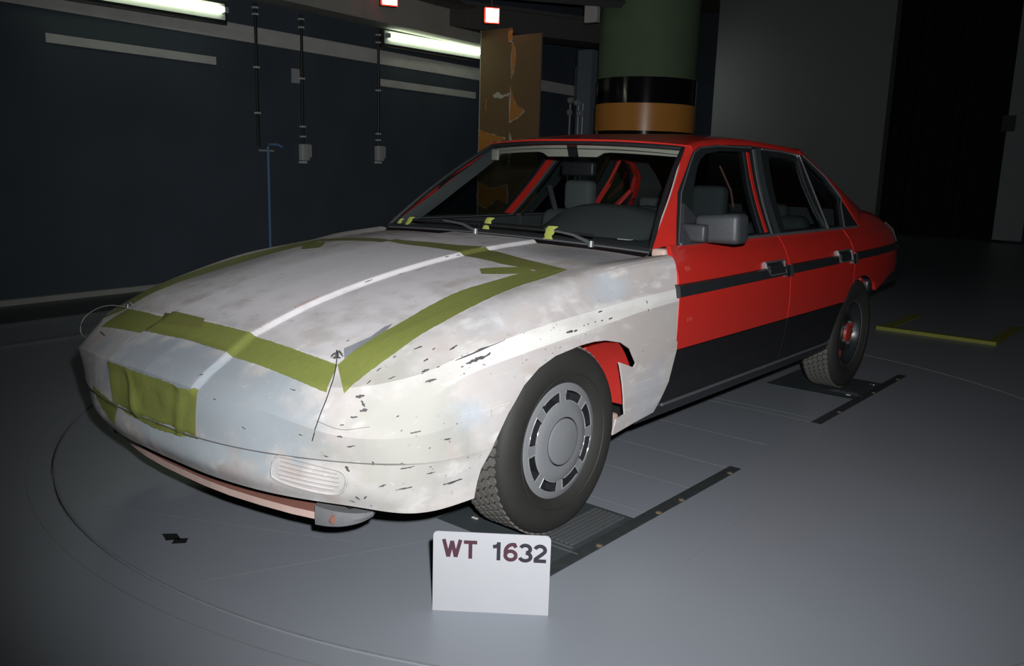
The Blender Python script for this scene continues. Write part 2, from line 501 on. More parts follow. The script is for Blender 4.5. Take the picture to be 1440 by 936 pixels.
# weighing plates below the wheels
for sx in (1, -1):
    for (y0, y1) in ((-0.19, 0.285), (2.52, 3.03)):
        tt_child(MB().box((sx * 0.505 if sx > 0 else -0.998, y0, FZ - 0.01), (0.998 if sx > 0 else -0.505, y1, -0.004)), 'weighing_plate', M['plate'])
        # ribbed insert
        g = MB()
        for k in range(7):
            x = sx * (0.855 + 0.019 * k)
            g.box((x - 0.005, y0 + 0.145, -0.0041), (x + 0.005, y1 - 0.02, -0.0004))
        g.box((sx * 0.91 - 0.075, y0 + 0.125, -0.0041), (sx * 0.91 + 0.075, y0 + 0.133, -0.001))
        g.box((sx * 0.93 - 0.115, y0 + 0.10, -0.0041), (sx * 0.93 + 0.095, y0 + 0.106, -0.0015))
        tag(tt_child(g, 'rib', M['dullmetal'] if y0 < 1 else M['strip']), kind='stuff')
    for (y0, y1) in ((-0.28, 1.03), (1.915, 3.345)):
        tt_child(MB().box((sx * 1.025 - 0.024, y0, FZ - 0.01), (sx * 1.025 + 0.024, y1, -0.0025)), 'guide_strip', M['strip'])
    for y in (0.011, 0.385, 0.55, 0.947, 2.2, 2.75, 3.2):
        tt_child(MB().lathe([(0, 0.011), (0.003, 0.011), (0.005, 0.007), (0.005, 0.0005)], (sx * 1.04, y, -0.003), 'z', 10), 'bolt', M['rust'])
    for (x, y) in ((0.60, -0.10), (0.68, -0.07), (0.95, 2.6), (0.97, 2.95)):
        tt_child(MB().box((sx * x - 0.012, y - 0.004, -0.0041), (sx * x + 0.012, y + 0.004, -0.0015)), 'plate_screw', M['clip'])
for y in (0.36, 0.69, 1.01, 1.42, 1.93, 2.0):
    g = MB().box((-1.0 if y > 1.2 else -1.0, y - 0.002, FZ), (1.0, y + 0.002, FZ + 0.0006)); tt_child(g, 'plate_seam', M['seam'])
for (p, q) in (((1.075, 1.05), (1.12, 2.30)), ((-0.42, -0.92), (0.45, -0.50)), ((0.33, -0.98), (0.62, -0.30)), ((1.15, 3.30), (1.30, 0.10))):
    d = np.array([q[0] - p[0], q[1] - p[1], 0]); l = np.linalg.norm(d); d /= l; e = np.array([-d[1], d[0], 0])
    tt_child(MB().box((0, -0.0012, 0), (l, 0.0012, 0.0004), (d, e, (0, 0, 1)), (p[0], p[1], FZ)), 'plate_seam', M['seam'])

# second, worn circle painted outside the turntable
o = MB().lathe([(0.0, 2.555), (0.0006, 2.557), (0.0, 2.56)], (TC[0], TC[1], FZ), 'z', 120, a0=math.radians(215), a1=math.radians(335), closed=False).build('floor_ring_line', M['seam'])
tag(o, 'thin worn arc scribed on the floor just outside the turntable edge', 'floor line')

# black tape on the turntable
for pts, lab in ((((-0.043, -0.888), (-0.012, -0.855), (0.036, -0.868), (0.012, -0.905)), 'smaller piece of black tape on the turntable, nearer the white bumper corner at left'),
                 (((0.018, -0.878), (0.045, -0.905), (0.072, -0.872), (0.046, -0.848)), 'larger piece of black tape on the turntable beside a smaller one')):
    c = np.mean(pts, axis=0); pts = sorted(pts, key=lambda p: math.atan2(p[1] - c[1], p[0] - c[0]))
    o = MB().prism(pts, lambda x, y: (x, y, FZ), lambda x, y: (x, y, FZ + 0.0012)).build('floor_tape', M['rubber'], smooth=False)
    tag(o, lab, 'tape')

# yellow frame painted / laid on the far floor
yf = empty('yellow_floor_frame', (0.8, 5.3, FZ)); tag(yf, 'yellow rectangular frame on the dark floor behind the rear wheel', 'floor marking')
for lo, hi in (((0.38, 4.91, FZ), (1.24, 4.985, 0.02)), ((0.38, 4.99, FZ), (0.46, 5.9, 0.004)), ((1.16, 4.99, FZ), (1.24, 5.95, 0.004))):
    o = MB().box(lo, hi).build('frame_bar', M['yellow'], yf, smooth=False); o.matrix_parent_inverse = Matrix.Translation((-0.8, -5.3, -FZ))

# ---- left wall
wl = wbox(MB(), -12, 9.9, -0.3, 0.0, FZ, 5.2).build('wall_left', M['wall'], smooth=False); tag(wl, kind='structure')
for s0, s1, z0, z1 in ((-3, 9.6, 2.275, 2.425), (1.35, 2.93, 2.025, 2.095), (5.16, 6.98, 2.035, 2.115)):
    wbox(MB(), s0, s1, 0.0, 0.004, z0, z1).build('painted_stripe', M['stripe'], wl, smooth=False)
tag(wbox(MB(), -12, 7.15, 0.0, 0.32, 2.66, 2.98).build('trim_1', M['beam'], smooth=False), kind='structure')
tag(wbox(MB(), -12, 9.9, 0.0, 0.05, FZ, 0.045).build('baseboard_left', M['beam'], smooth=False), kind='structure')
for i, (o0, o1, h) in enumerate(((0.80, 0.83, 0.012), (0.845, 0.855, 0.006), (1.46, 1.485, 0.012), (1.505, 1.525, 0.012))):
    tag(wbox(MB(), -12, 16, o0, o1, FZ, h).build('trim_%d' % (i + 2), M['dullmetal'], smooth=False), kind='structure')
tag(wbox(MB(), -12, 16, 0.05, 0.80, FZ, 0.001).build('trim_6', M['plate'], smooth=False), kind='structure')


def fluorescent(s0, s1, z, lab):
    t = empty('fluorescent_light', wp((s0 + s1) / 2, z, 0.0)); tag(t, lab, 'light', 'fluorescent lights on the left wall')
    inv = Matrix.Translation(-Vector(t.location))

    def part(mb, nm, m, **k):
        o = mb.build(nm, m, t, **k); o.matrix_parent_inverse = inv
    slope = (WD * 1.0 + np.array([0, 0, 0.018])); slope /= np.linalg.norm(slope)
    o = np.array(wp((s0 + s1) / 2, z, 0)); L = (s1 - s0) / 2
    up = np.cross(WN, slope) * -1.0
    if up[2] < 0: up = -up
    ax = (slope, WN, up)
    part(MB().box((-L - 0.03, 0, -0.10), (L + 0.03, 0.05, 0.10), ax, o), 'housing', M['housing'], smooth=False)
    part(MB().box((-L, 0.05, -0.06), (L, 0.062, 0.08), ax, o), 'reflector', M['reflector'], smooth=False)
    part(MB().tube([o + slope * (-L + 0.07) + WN * 0.085 + up * 0.025, o + slope * (L - 0.05) + WN * 0.085 + up * 0.025], 0.030, 12), 'tube', M['tube'])
    for q in (-1, 1):
        part(MB().box((q * (L - 0.02) - 0.02, 0.062, 0.0), (q * (L - 0.02) + 0.02, 0.115, 0.05), ax, o), 'end_cap', M['box'], smooth=False)


fluorescent(1.15, 3.0, 2.47, 'glowing fluorescent tube light on the dark wall, nearest one at the top left')
fluorescent(5.17, 7.02, 2.575, 'glowing fluorescent tube light on the dark wall beside the brown pillar')


def conduit(s, ztop, zbot, clips, box, lab):
    t = empty('wall_conduit', wp(s, zbot, 0.0)); tag(t, lab, 'conduit', 'cable conduits on the left wall')
    inv = Matrix.Translation(-Vector(t.location))

    def part(mb, nm, m, **k):
        o = mb.build(nm, m, t, **k); o.matrix_parent_inverse = inv
    part(MB().tube([wp(s, zbot, 0.025), wp(s, ztop, 0.025)], 0.016, 8), 'pipe', M['conduit'])
    for z in clips:
        part(wbox(MB(), s - 0.022, s + 0.022, 0.0, 0.046, z - 0.008, z + 0.008), 'clip', M['clip'], smooth=False)
    if box:
        b = rounded_box('switch_box', (-0.05, 0, -0.085), (0.05, 0.07, 0.085), 0.012, M['box'], t,
                        fn=lambda c: np.array(wp(s, box, 0.005)) + WD * c[0] + WN * c[1] + np.array([0, 0, c[2]]))
        b.matrix_parent_inverse = inv
        part(wbox(MB(), s + 0.052, s + 0.095, 0.0, 0.05, box - 0.05, box + 0.08), 'socket', M['box'], smooth=False)
        part(wbox(MB(), s - 0.04, s + 0.02, 0.0, 0.06, box - 0.112, box - 0.09), 'box_foot', M['clip'], smooth=False)


conduit(3.38, 2.64, 1.30, (2.60, 2.54, 2.05, 1.62), None, 'black conduit running down the dark wall with no switch box, leftmost')
conduit(3.96, 2.63, 1.34, (2.58, 2.50, 2.0, 1.52, 1.42), 1.26, 'black conduit with a grey double switch box on the dark wall, middle')
conduit(5.10, 2.61, 1.36, (2.58, 2.50, 1.98, 1.50, 1.43), 1.28, 'black conduit with a switch box beside the second fluorescent light')
pl = empty('blue_wall_pipe', wp(3.485, FZ, 0.06)); tag(pl, 'thin blue vertical pipe with a bent top standing against the dark wall', 'pipe')
inv = Matrix.Translation(-Vector(pl.location))
o = MB().tube([wp(3.485, FZ, 0.04), wp(3.485, 1.30, 0.04), wp(3.50, 1.325, 0.04), wp(3.60, 1.325, 0.05), wp(3.64, 1.30, 0.07)], 0.013, 8).build('pipe', M['blue'], pl); o.matrix_parent_inverse = inv
o = wbox(MB(), 3.40, 3.57, 0.0, 0.03, 1.255, 1.27).build('bracket', M['box'], pl, smooth=False); o.matrix_parent_inverse = inv
ol = wbox(MB(), 4.0 - 0.16, 4.0 - 0.06, 0, 0.012, 1.95, 2.09).build('wall_plate', M['box'], smooth=False); tag(ol, 'small pale plate on the dark wall beside the middle conduit', 'wall plate')

# ---- pillar with peeling board
PY = 6.0
pil = empty('pillar', (-4.4, PY, FZ)); tag(pil, 'square pillar clad in peeling brown board left of the green column', 'pillar')
inv = Matrix.Translation((4.4, -PY, -FZ))


def pilpart(mb, nm, m, **k):
    o = mb.build(nm, m, pil, **k); o.matrix_parent_inverse = inv; return o


pilpart(MB().box((-4.905, PY + 0.012, FZ), (-4.0, PY + 0.04, 2.70)), 'core', M['beam'], smooth=False)
pilpart(MB().box((-4.915, PY, FZ), (-4.427, PY + 0.012, 2.79)), 'board', M['brown'], smooth=False)
pilpart(MB().box((-4.423, PY - 0.004, FZ), (-3.98, PY + 0.012, 2.70)), 'board', M['brown'], smooth=False)
pilpart(MB().box((-4.925, PY - 0.006, FZ), (-4.915, PY + 0.012, 2.79)), 'edge_strip', M['torn'], smooth=False)
SX = -4.425


def torn(pts, m, nm, lift=0.002):
    mb = MB().prism(pts, lambda x, z: (x, PY - 0.005, z), lambda x, z: (x, PY - 0.005 - lift, z)); return pilpart(mb, nm, m, smooth=False)


def jag(pts, k=5, a=0.012):
    out = []
    for i, p in enumerate(pts):
        q = pts[(i + 1) % len(pts)]
        for j in range(k):
            t = j / k; w = 0 if j == 0 else a
            out.append((p[0] + (q[0] - p[0]) * t + random.uniform(-w, w), p[1] + (q[1] - p[1]) * t + random.uniform(-w, w)))
    return out


for big, small in (
    ([(SX, 2.10), (SX + 0.05, 1.99), (SX + 0.10, 1.90), (SX + 0.22, 1.84), (SX + 0.13, 1.76), (SX + 0.0, 1.71)], None),
    ([(-4.91, 1.61), (-4.78, 1.57), (-4.52, 1.52), (-4.50, 1.49), (-4.70, 1.46), (-4.80, 1.36), (-4.91, 1.29)], None),
    ([(SX, 2.62), (SX + 0.055, 2.55), (SX + 0.06, 2.38), (SX + 0.01, 2.22)], None),
    ([(SX - 0.06, 2.75), (SX + 0.01, 2.75), (SX, 2.64), (SX - 0.05, 2.64)], None),
    ([(-4.91, 0.98), (-4.70, 0.90), (-4.45, 0.95), (-4.43, 0.72), (-4.60, 0.78), (-4.75, 0.66), (-4.91, 0.70)], None)):
    c = np.mean(big, axis=0)
    torn(jag([tuple(c + (np.array(p) - c) * 1.10) for p in big], 5, 0.010), M['torn'], 'torn_edge', 0.0012)
    torn(jag(big, 5, 0.008), M['orange'], 'peeled_patch', 0.0026)
torn(jag([(SX, 1.60), (SX + 0.05, 1.50), (SX + 0.07, 1.42), (SX + 0.03, 1.30), (SX, 1.15)], 5, 0.010), M['torn'], 'torn_edge')
torn(jag([(-4.70, 2.03), (-4.62, 2.06), (-4.54, 2.02), (-4.44, 2.05), (-4.44, 2.02), (-4.55, 1.985), (-4.68, 1.99)], 4, 0.010), M['torn'], 'torn_edge')
torn(jag([(-4.82, 1.98), (-4.80, 1.99), (-4.80, 1.84), (-4.82, 1.84)], 3, 0.006), M['orange'], 'peeled_patch')

# ---- green column
CC = (-3.337, 7.3); CR = 0.60
co = empty('round_column', (CC[0], CC[1], FZ)); tag(co, 'thick round green column ringed by a black and an orange band', 'column')
inv = Matrix.Translation((-CC[0], -CC[1], -FZ))
for nm, z0, z1, r, m in (('shaft', 2.255, 5.2, CR - 0.005, 'green'), ('black_band', 1.958, 2.255, CR + 0.008, 'bandblack'), ('orange_band', 1.64, 1.957, CR + 0.015, 'bandorange'),
                         ('shaft', FZ, 1.60, CR - 0.02, 'green'), ('joint', 1.60, 1.64, CR - 0.03, 'bandblack')):
    o = MB().lathe([(z0, 0.001), (z0, r), (z1, r), (z1, 0.001)], (CC[0], CC[1], 0), 'z', 64).build(nm, M[m], co, angle=50); o.matrix_parent_inverse = inv
o = MB().box((CC[0] - 0.66, CC[1] - 0.10, FZ), (CC[0] - 0.62, CC[1] + 0.02, 5.0)).build('down_pipe', M['green'], co, smooth=False); o.matrix_parent_inverse = inv

# ---- back of the hall
BY = 17.0
tag(MB().box((-7.42, BY, FZ), (-3.45, BY + 0.3, 7.0)).build('wall_back', M['grey'], smooth=False), kind='structure')
tag(MB().box((-14, BY + 2.0, FZ), (-7.42, BY + 2.3, 7.0)).build('wall_far', M['wall'], smooth=False), kind='structure')
# black curtain of folded cloth
g = []
for k in range(60):
    x = -3.50 + (2.42) * k / 59
    g.append([(x, BY + 0.35 + 0.05 * math.sin(k * 1.3), z) for z in (FZ, 2.0, 4.5, 7.0)])
o = MB().grid(g).build('curtain', M['curtain'], recalc=False); tag(o, 'tall black curtain hanging across the far end of the hall', 'curtain')
tag(MB().box((-1.17, BY - 0.02, FZ + 0.05), (-0.66, BY + 0.3, 7.0)).box((-0.60, BY + 0.05, FZ + 0.05), (6.0, BY + 0.3, 7.0)).build('wall_right', M['doorframe'], smooth=False), kind='structure')
o = MB().box((-1.26, BY - 0.05, 2.12), (-1.03, BY - 0.02, 2.42)).build('wall_box', M['housing'], smooth=False); tag(o, 'small black box on the edge of the pale right wall panel', 'box')
tag(MB().box((6.0, -14, FZ), (6.3, BY + 0.3, 7.0)).build('wall_side', M['wall'], smooth=False), kind='structure')

# ---- machinery seen between pillar and column
mc = empty('wall_equipment', (-5.6, 9.0, FZ)); tag(mc, 'cluster of grey pipework and valves against the wall between pillar and column', 'equipment')
inv = Matrix.Translation((5.6, -9.0, -FZ))


def mpart(mb, nm, m, **k):
    o = mb.build(nm, m, mc, **k); o.matrix_parent_inverse = inv


mpart(MB().box((-5.62, 9.0, FZ), (-5.36, 9.3, 2.95)), 'cabinet', M['cabinet'], smooth=False)
mpart(MB().box((-6.02, 8.96, 2.72), (-5.60, 8.98, 2.75)).box((-5.64, 8.96, 2.2), (-5.61, 8.98, 2.75)), 'conduit_frame', M['dullmetal'], smooth=False)
mpart(MB().tube([(-5.50, 9.02, 3.0), (-5.44, 8.92, 2.98), (-5.30, 8.92, 3.0)], 0.03, 6), 'bent_duct', M['cabinet'])
for x in (-5.74, -5.66, -5.50, -5.42):
    mpart(MB().tube([(x, 8.9, FZ), (x, 8.9, 2.15)], 0.016, 6), 'pipe', M['box'] if x < -5.6 else M['dullmetal'])
for x, z in ((-5.78, 2.20), (-5.64, 2.20), (-5.66, 2.02), (-5.86, 2.02), (-5.50, 2.16), (-5.44, 2.0)):
    mpart(MB().lathe([(-0.035, 0.001), (-0.035, 0.045), (0.035, 0.045), (0.035, 0.001)], (x, 8.87, z), 'x', 10), 'valve', M['box'])
mpart(MB().box((-6.08, 8.85, 1.90), (-5.90, 8.95, 1.94)), 'tray', M['box'], smooth=False)

# ---- ceiling and girders
tag(MB().box((-16, -14, 5.2), (7, BY + 4, 5.4)).build('ceiling', M['ceil'], smooth=False), kind='structure')
gi = empty('ceiling_girder', (-3.6, 5.6, 3.1)); tag(gi, 'dark green steel girder frame under the ceiling beside the red lamps', 'girder')
inv = Matrix.Translation((3.6, -5.6, -3.1))
for p, q, r in (((-4.75, 4.2, 3.02), (-3.0, 7.4, 3.10), 0.06), ((-5.2, 5.7, 3.06), (-3.2, 4.8, 3.16), 0.018), ((-4.5, 4.9, 3.10), (-2.9, 6.0, 3.30), 0.05), ((-5.1, 3.6, 3.0), (-4.9, 6.2, 3.04), 0.05)):
    o = MB().tube([p, q], r, 4).build('steel_bar', M['girder'], gi, smooth=False); o.matrix_parent_inverse = inv
o = MB().box((-3.75, 6.5, 2.86), (-3.57, 6.56, 3.2)).build('junction_box', M['box'], gi, smooth=False); o.matrix_parent_inverse = inv

gb = np.array([-4.86, 5.92, 2.79]); gd = np.array([-4.02, 8.15, 2.79]) - gb; gl = np.linalg.norm(gd); gd /= gl; ge = np.array([gd[1], -gd[0], 0])
tag(MB().box((-2.2, 0.0, 0.0), (gl, -0.45, 0.26), (gd, ge, (0, 0, 1)), gb).box((-2.2, 0.03, 0.26), (gl, -0.48, 0.30), (gd, ge, (0, 0, 1)), gb).build('trim_7', M['girder'], smooth=False), kind='structure')
# red floodlights


def floodlight(c, s, lab):
    t = empty('floodlight', c); tag(t, lab, 'lamp', 'red floodlights under the ceiling')
    d = np.array(CAM) - np.array(c); d[2] = 0; d /= np.linalg.norm(d)
    a = math.radians(14); d = np.array([d[0] * math.cos(a) - d[1] * math.sin(a), d[0] * math.sin(a) + d[1] * math.cos(a), 0])
    r = np.cross(d, (0, 0, 1)); ax = (r, d, (0, 0, 1)); h = s / 2

    def part(mb, nm, m):
        o = mb.build(nm, m, t, smooth=False); o.matrix_parent_inverse = Matrix.Translation(-Vector(c))
    part(MB().box((-h * 1.12, -0.10, -h * 1.12), (h * 1.12, -0.012, h * 1.12), ax, c), 'housing', M['housing'])
    part(MB().box((-h, -0.012, -h), (h, 0.0, h), ax, c), 'lens', M['lamphot'])
    fr = MB()
    for lo, hi in (((-h * 1.12, -0.012, h), (h * 1.12, 0.012, h * 1.12)), ((-h * 1.12, -0.012, -h * 1.12), (h * 1.12, 0.012, -h)),
                   ((-h * 1.12, -0.012, -h), (-h, 0.012, h)), ((h, -0.012, -h), (h * 1.2, 0.012, h))):
        fr.box(lo, hi, ax, c)
    part(fr, 'frame', M['lampred'])
    part(MB().box((-0.012, -0.06, h * 1.12), (0.012, -0.04, h * 1.12 + 2.0), ax, c), 'hanger', M['girder'])


floodlight((-4.62, 5.85, 2.92), 0.155, 'lit red floodlight hanging in front of the top of the brown pillar')
floodlight((-4.75, 4.35, 2.90), 0.155, 'lit red floodlight cut by the top edge, left of the other floodlight')

# ================================================================== NUMBER CARD
ca, cb = np.array([0.931, -0.637, 0]), np.array([1.182, -0.445, 0])
cx = (cb - ca) / np.linalg.norm(cb - ca); cn = np.cross(cx, (0, 0, 1)); CW = 0.316; CH = 0.230
card = empty('number_card', tuple(ca + np.array([0, 0, FZ]))); tag(card, 'white number card with dark lettering standing on the floor before the front wheel', 'card')
inv = Matrix.Translation((-ca[0], -ca[1], -FZ))


def cp(a, z, off=0.0): return tuple(ca + cx * a + cn * off + np.array([0, 0, z + FZ]))


def arc(cxx, cyy, r, a0, a1, k=5): return [(cxx + r * math.cos(math.radians(a0 + (a1 - a0) * i / k)), cyy + r * math.sin(math.radians(a0 + (a1 - a0) * i / k))) for i in range(k + 1)]


out = [(0, 0), (CW, 0)] + arc(CW - 0.014, CH - 0.014, 0.014, 0, 90) + arc(0.012, CH - 0.012, 0.012, 90, 180)
o = MB().prism(out, lambda a, z: cp(a, z, -0.0015), lambda a, z: cp(a, z, 0.0015)).build('card_face', M['white'], card, smooth=False); o.matrix_parent_inverse = inv
o = MB().prism([(0.03, 0.0), (0.29, 0.0), (0.29, 0.10), (0.03, 0.10)], lambda a, z: cp(a, 0.0005, -0.0015 - z), lambda a, z: cp(a, 0.003, -0.0015 - z)).build('card_foot', M['white'], card, smooth=False); o.matrix_parent_inverse = inv


def ribbon(nm, strokes, w, a, z, m):
    """one letter: strokes are polylines (u, v) in metres, drawn w wide on the card"""
    mb = MB()
    for k, st in enumerate(strokes):
        P = [np.array(p, float) for p in st]; L_, R_ = [], []
        for i, p in enumerate(P):
            t0 = P[i] - P[i - 1] if i else P[1] - P[0]; t1 = P[i + 1] - P[i] if i < len(P) - 1 else t0
            t0 = t0 / np.linalg.norm(t0); t1 = t1 / np.linalg.norm(t1)
            n0 = np.array([-t0[1], t0[0]]); n1 = np.array([-t1[1], t1[0]]); q = n0 + n1; q /= np.linalg.norm(q)
            q = q * min(1.6, 1 / max(.3, float(q @ n0))) * w / 2
            L_.append(p + q); R_.append(p - q)
        for i in range(len(P) - 1):
            quad = [L_[i], L_[i + 1], R_[i + 1], R_[i]]
            lo = 0.0016; hi = 0.0021 + 0.00003 * k
            mb.add([cp(a + q[0], z + q[1], lo) for q in quad] + [cp(a + q[0], z + q[1], hi) for q in quad],
                   [(0, 1, 2, 3), (4, 5, 6, 7), (0, 1, 5, 4), (1, 2, 6, 5), (2, 3, 7, 6), (3, 0, 4, 7)])
    o = mb.build(nm, m, card, smooth=False, recalc=False); o.matrix_parent_inverse = inv


def ell(cx_, cy_, rx, ry, a0, a1, k=14): return [(cx_ + rx * math.cos(math.radians(a0 + (a1 - a0) * i / k)), cy_ + ry * math.sin(math.radians(a0 + (a1 - a0) * i / k))) for i in range(k + 1)]


HL = 0.0520; LW = 0.0102; h_ = LW / 2
GL = {
    'W': [[(.005, HL), (.0175, 0.002)], [(.0175, 0.002), (.0275, HL - .004)], [(.0275, HL - .004), (.0375, 0.002)], [(.0375, 0.002), (.050, HL)]],
    'T': [[(0, HL - h_), (.040, HL - h_)], [(.020, HL - h_), (.020, 0)]],
    '1': [[(.0175, HL), (.0175, 0)], [(.0175, HL - .007), (.010, HL - .0125), (.002, HL - .0135)]],
    '6': [ell(.0165, .0165, .0125, .0125, 0, 360, 24), ell(.022, .026, .0178, .0222, 195, 80, 12) + [(.0285, HL - .0125)]],
    '3': [ell(.015, HL - .0150, .0115, .0108, 160, -80, 14), ell(.015, .0150, .0130, .0112, 85, -165, 16)],
    '2': [ell(.0155, HL - .0160, .0118, .0118, 165, -25, 12) + [(.021, HL - .0270), (.006, .011), (.0045, h_)], [(.001, h_), (.0305, h_)]],
}
for ch, a, z, m in (('W', .0235, .1565, 'letterred'), ('T', .0825, .1555, 'letterred'), ('1', .1590, .1545, 'letter'), ('6', .1900, .1535, 'letterred'), ('3', .2310, .1530, 'letter'), ('2', .2700, .1525, 'letter')):
    ribbon('lettering', [[(u * (1.14 if ch in '632' else .9 if ch == 'T' else 1.0), v_) for u, v_ in st] for st in GL[ch]], LW, a, z, M[m])

# ================================================================== CAR
car = empty('car', (0, 0, 0))
tag(car, 'saloon car with patchy white hand-shaped nose and red rear body on the turntable', 'car')

# ---------------- clay front: control net, levels from the bottom lip up to the bonnet edge
R = [
    [(0, -.895, .272), (.27, -.887, .272), (.50, -.842, .270), (.70, -.745, .262), (.838, -.615, .240), (.890, -.43, .245), (.892, -.1, .25), (.885, .25, .265), (.878, .45, .28), (.870, .60, .288)],
    [(0, -.930, .325), (.27, -.921, .325), (.50, -.876, .323), (.72, -.772, .318), (.852, -.628, .308), (.888, -.43, .302), (.890, -.1, .31), (.888, .25, .32), (.882, .45, .325), (.876, .64, .335)],
    [(0, -.934, .396), (.27, -.925, .396), (.50, -.880, .398), (.725, -.780, .400), (.864, -.636, .392), (.899, -.43, .382), (.901, -.1, .39), (.897, .25, .395), (.890, .45, .40), (.884, .68, .40)],
    [(0, -.945, .403), (.27, -.936, .403), (.50, -.890, .405), (.733, -.788, .407), (.867, -.638, .398), (.900, -.43, .387), (.901, -.1, .395), (.897, .25, .40), (.890, .45, .405), (.884, .68, .405)],
    [(0, -.936, .538), (.27, -.926, .533), (.50, -.884, .522), (.745, -.808, .486), (.868, -.648, .475), (.897, -.43, .490), (.899, -.1, .505), (.900, .25, .51), (.897, .45, .52), (.892, .71, .52)],
    [(0, -.885, .574), (.27, -.876, .569), (.50, -.836, .560), (.728, -.770, .538), (.836, -.615, .552), (.876, -.43, .615), (.891, -.1, .652), (.894, .25, .682), (.894, .45, .698), (.890, .715, .708)],
    [(0, -.832, .602), (.27, -.826, .597), (.50, -.792, .592), (.692, -.736, .592), (.810, -.598, .622), (.848, -.43, .664), (.862, -.1, .706), (.868, .25, .730), (.872, .45, .742), (.882, .705, .754)],
    [(0, -.78, .632), (.27, -.775, .627), (.49, -.748, .622), (.635, -.693, .625), (.718, -.585, .660), (.755, -.43, .706), (.775, -.1, .783), (.785, .25, .822), (.808, .45, .848), (.838, .728, .866)],
    [(0, -.72, .664), (.27, -.717, .66), (.48, -.698, .65), (.585, -.665, .65), (.632, -.57, .683), (.653, -.43, .722), (.665, -.1, .792), (.672, .25, .838), (.695, .45, .852), (.735, .723, .862)],
]
PU, PV = 12, 6
GN = net(R, PU, PV, crease_rows=(2, 3, 4, 5, 6))           # V x U x 3


def ridge_x(y):                                           # half width of the raised middle of the bonnet
    return float(np.interp(y, [-0.95, -0.73, -0.5, 0.8], [0.272, 0.250, 0.245, 0.252]))


def raise_mid(G):
    G = np.array(G, float)
    for p in G.reshape(-1, 3):
        k = smooth01((ridge_x(p[1]) - abs(p[0])) / 0.022) * 0.015 * smooth01((p[2] - 0.50) / 0.05)
        p[2] += k * 0.9
        if p[1] < -0.80: p[1] -= k * 0.5
    return G


def dense_cols(G, extra=3, lo=1.8, hi=3.0):
    return G


# bonnet: Coons patch inside the last row
edge = GN[-1]
ucorner = 3 * PU
front = edge[:ucorner + 1]; side = edge[ucorner:]
cen = hermite([(0, -.72, .664), (0, -.40, .757), (0, 0.0, .827), (0, .35, .864), (0, .63, .880)], 16)
rear = hermite([(0, .63, .880), (.30, .645, .878), (.56, .68, .872), (.735, .723, .862)], 20)


def resample(P, n_):
    P = np.asarray(P); d = np.r_[0, np.cumsum(np.linalg.norm(np.diff(P, axis=0), axis=1))]; d /= d[-1]
    t = np.linspace(0, 1, n_); return np.stack([np.interp(t, d, P[:, i]) for i in range(3)], 1)


NXH, NYH = 132, 96
fr_, re_, ce_, si_ = resample(front, NXH), resample(rear, NXH), resample(cen, NYH), resample(side, NYH)
H = np.zeros((NYH, NXH, 3))
for j in range(NYH):
    t = j / (NYH - 1)
    for i in range(NXH):
        s = i / (NXH - 1)
        H[j, i] = (1 - t) * fr_[i] + t * re_[i] + (1 - s) * ce_[j] + s * si_[j] - ((1 - s) * (1 - t) * fr_[0] + s * (1 - t) * fr_[-1] + (1 - s) * t * re_[0] + s * t * re_[-1])
HB = raise_mid(H)
# nose grid is refined around the ridge so that the step is crisp
GNd = []
for row in GN:
    fine = resample(row[:PU * 2 + 1], 90)
    GNd.append(np.vstack([fine, row[PU * 2 + 1:]]))
GNd = raise_mid(np.array(GNd))
NU_ = GNd.shape[1]
both = np.concatenate([mirror_x(HB)[:, ::-1], HB[:, 1:]], axis=1)
bonnet = MB().grid(both).build('bonnet', M['clay'], car, angle=50, recalc=False)
full = np.concatenate([mirror_x(GNd)[:, ::-1], GNd[:, 1:]], axis=1)
mid = NU_ - 1
rb = 3 * PV                                               # row index of the step above the bumper
cut_u = NU_ - 1 - (5 * PU)                                # the bumper ends on the corner
lo_u, hi_u = mid - cut_u - 0, mid + cut_u
bump_ = MB().grid(full[:rb + 1, lo_u:hi_u + 1]).build('front_bumper', M['clay'], car, angle=50, recalc=False)
nose_hi = 70                                              # last column of the nose panel
nose = MB().grid(full[rb:, mid - 105:mid + 106]).build('nose_panel', M['clay'], car, angle=50, recalc=False)
parts_f = []
for sgn in (1, -1):
    sl = full[rb:, mid + 105:] if sgn > 0 else full[rb:, :mid - 105 + 1]
    o = MB().grid(sl).build('front_fender', M['clay'], car, angle=50, recalc=False); parts_f.append(o)
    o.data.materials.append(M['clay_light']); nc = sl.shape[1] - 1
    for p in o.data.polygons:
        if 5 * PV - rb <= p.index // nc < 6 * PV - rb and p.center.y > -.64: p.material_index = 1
    for q0, q1 in ((cut_u, 143), (143, NU_ - 1)):
        sl = full[:rb + 1, mid + q0:mid + q1 + 1] if sgn > 0 else full[:rb + 1, mid - q1:mid - q0 + 1]
        parts_f.append(MB().grid(sl).build('fender_skirt', M['clay'], car, angle=50, recalc=False))
BV = {}


def bvh_of(*objs):
    vs, fs = [], []
    for o in objs:
        n0 = len(vs); vs += [v.co.copy() for v in o.data.vertices]; fs += [tuple(i + n0 for i in p.vertices) for p in o.data.polygons]
    return BVHTree.FromPolygons(vs, fs)


CLAYBV = bvh_of(bonnet, nose, bump_, *parts_f)
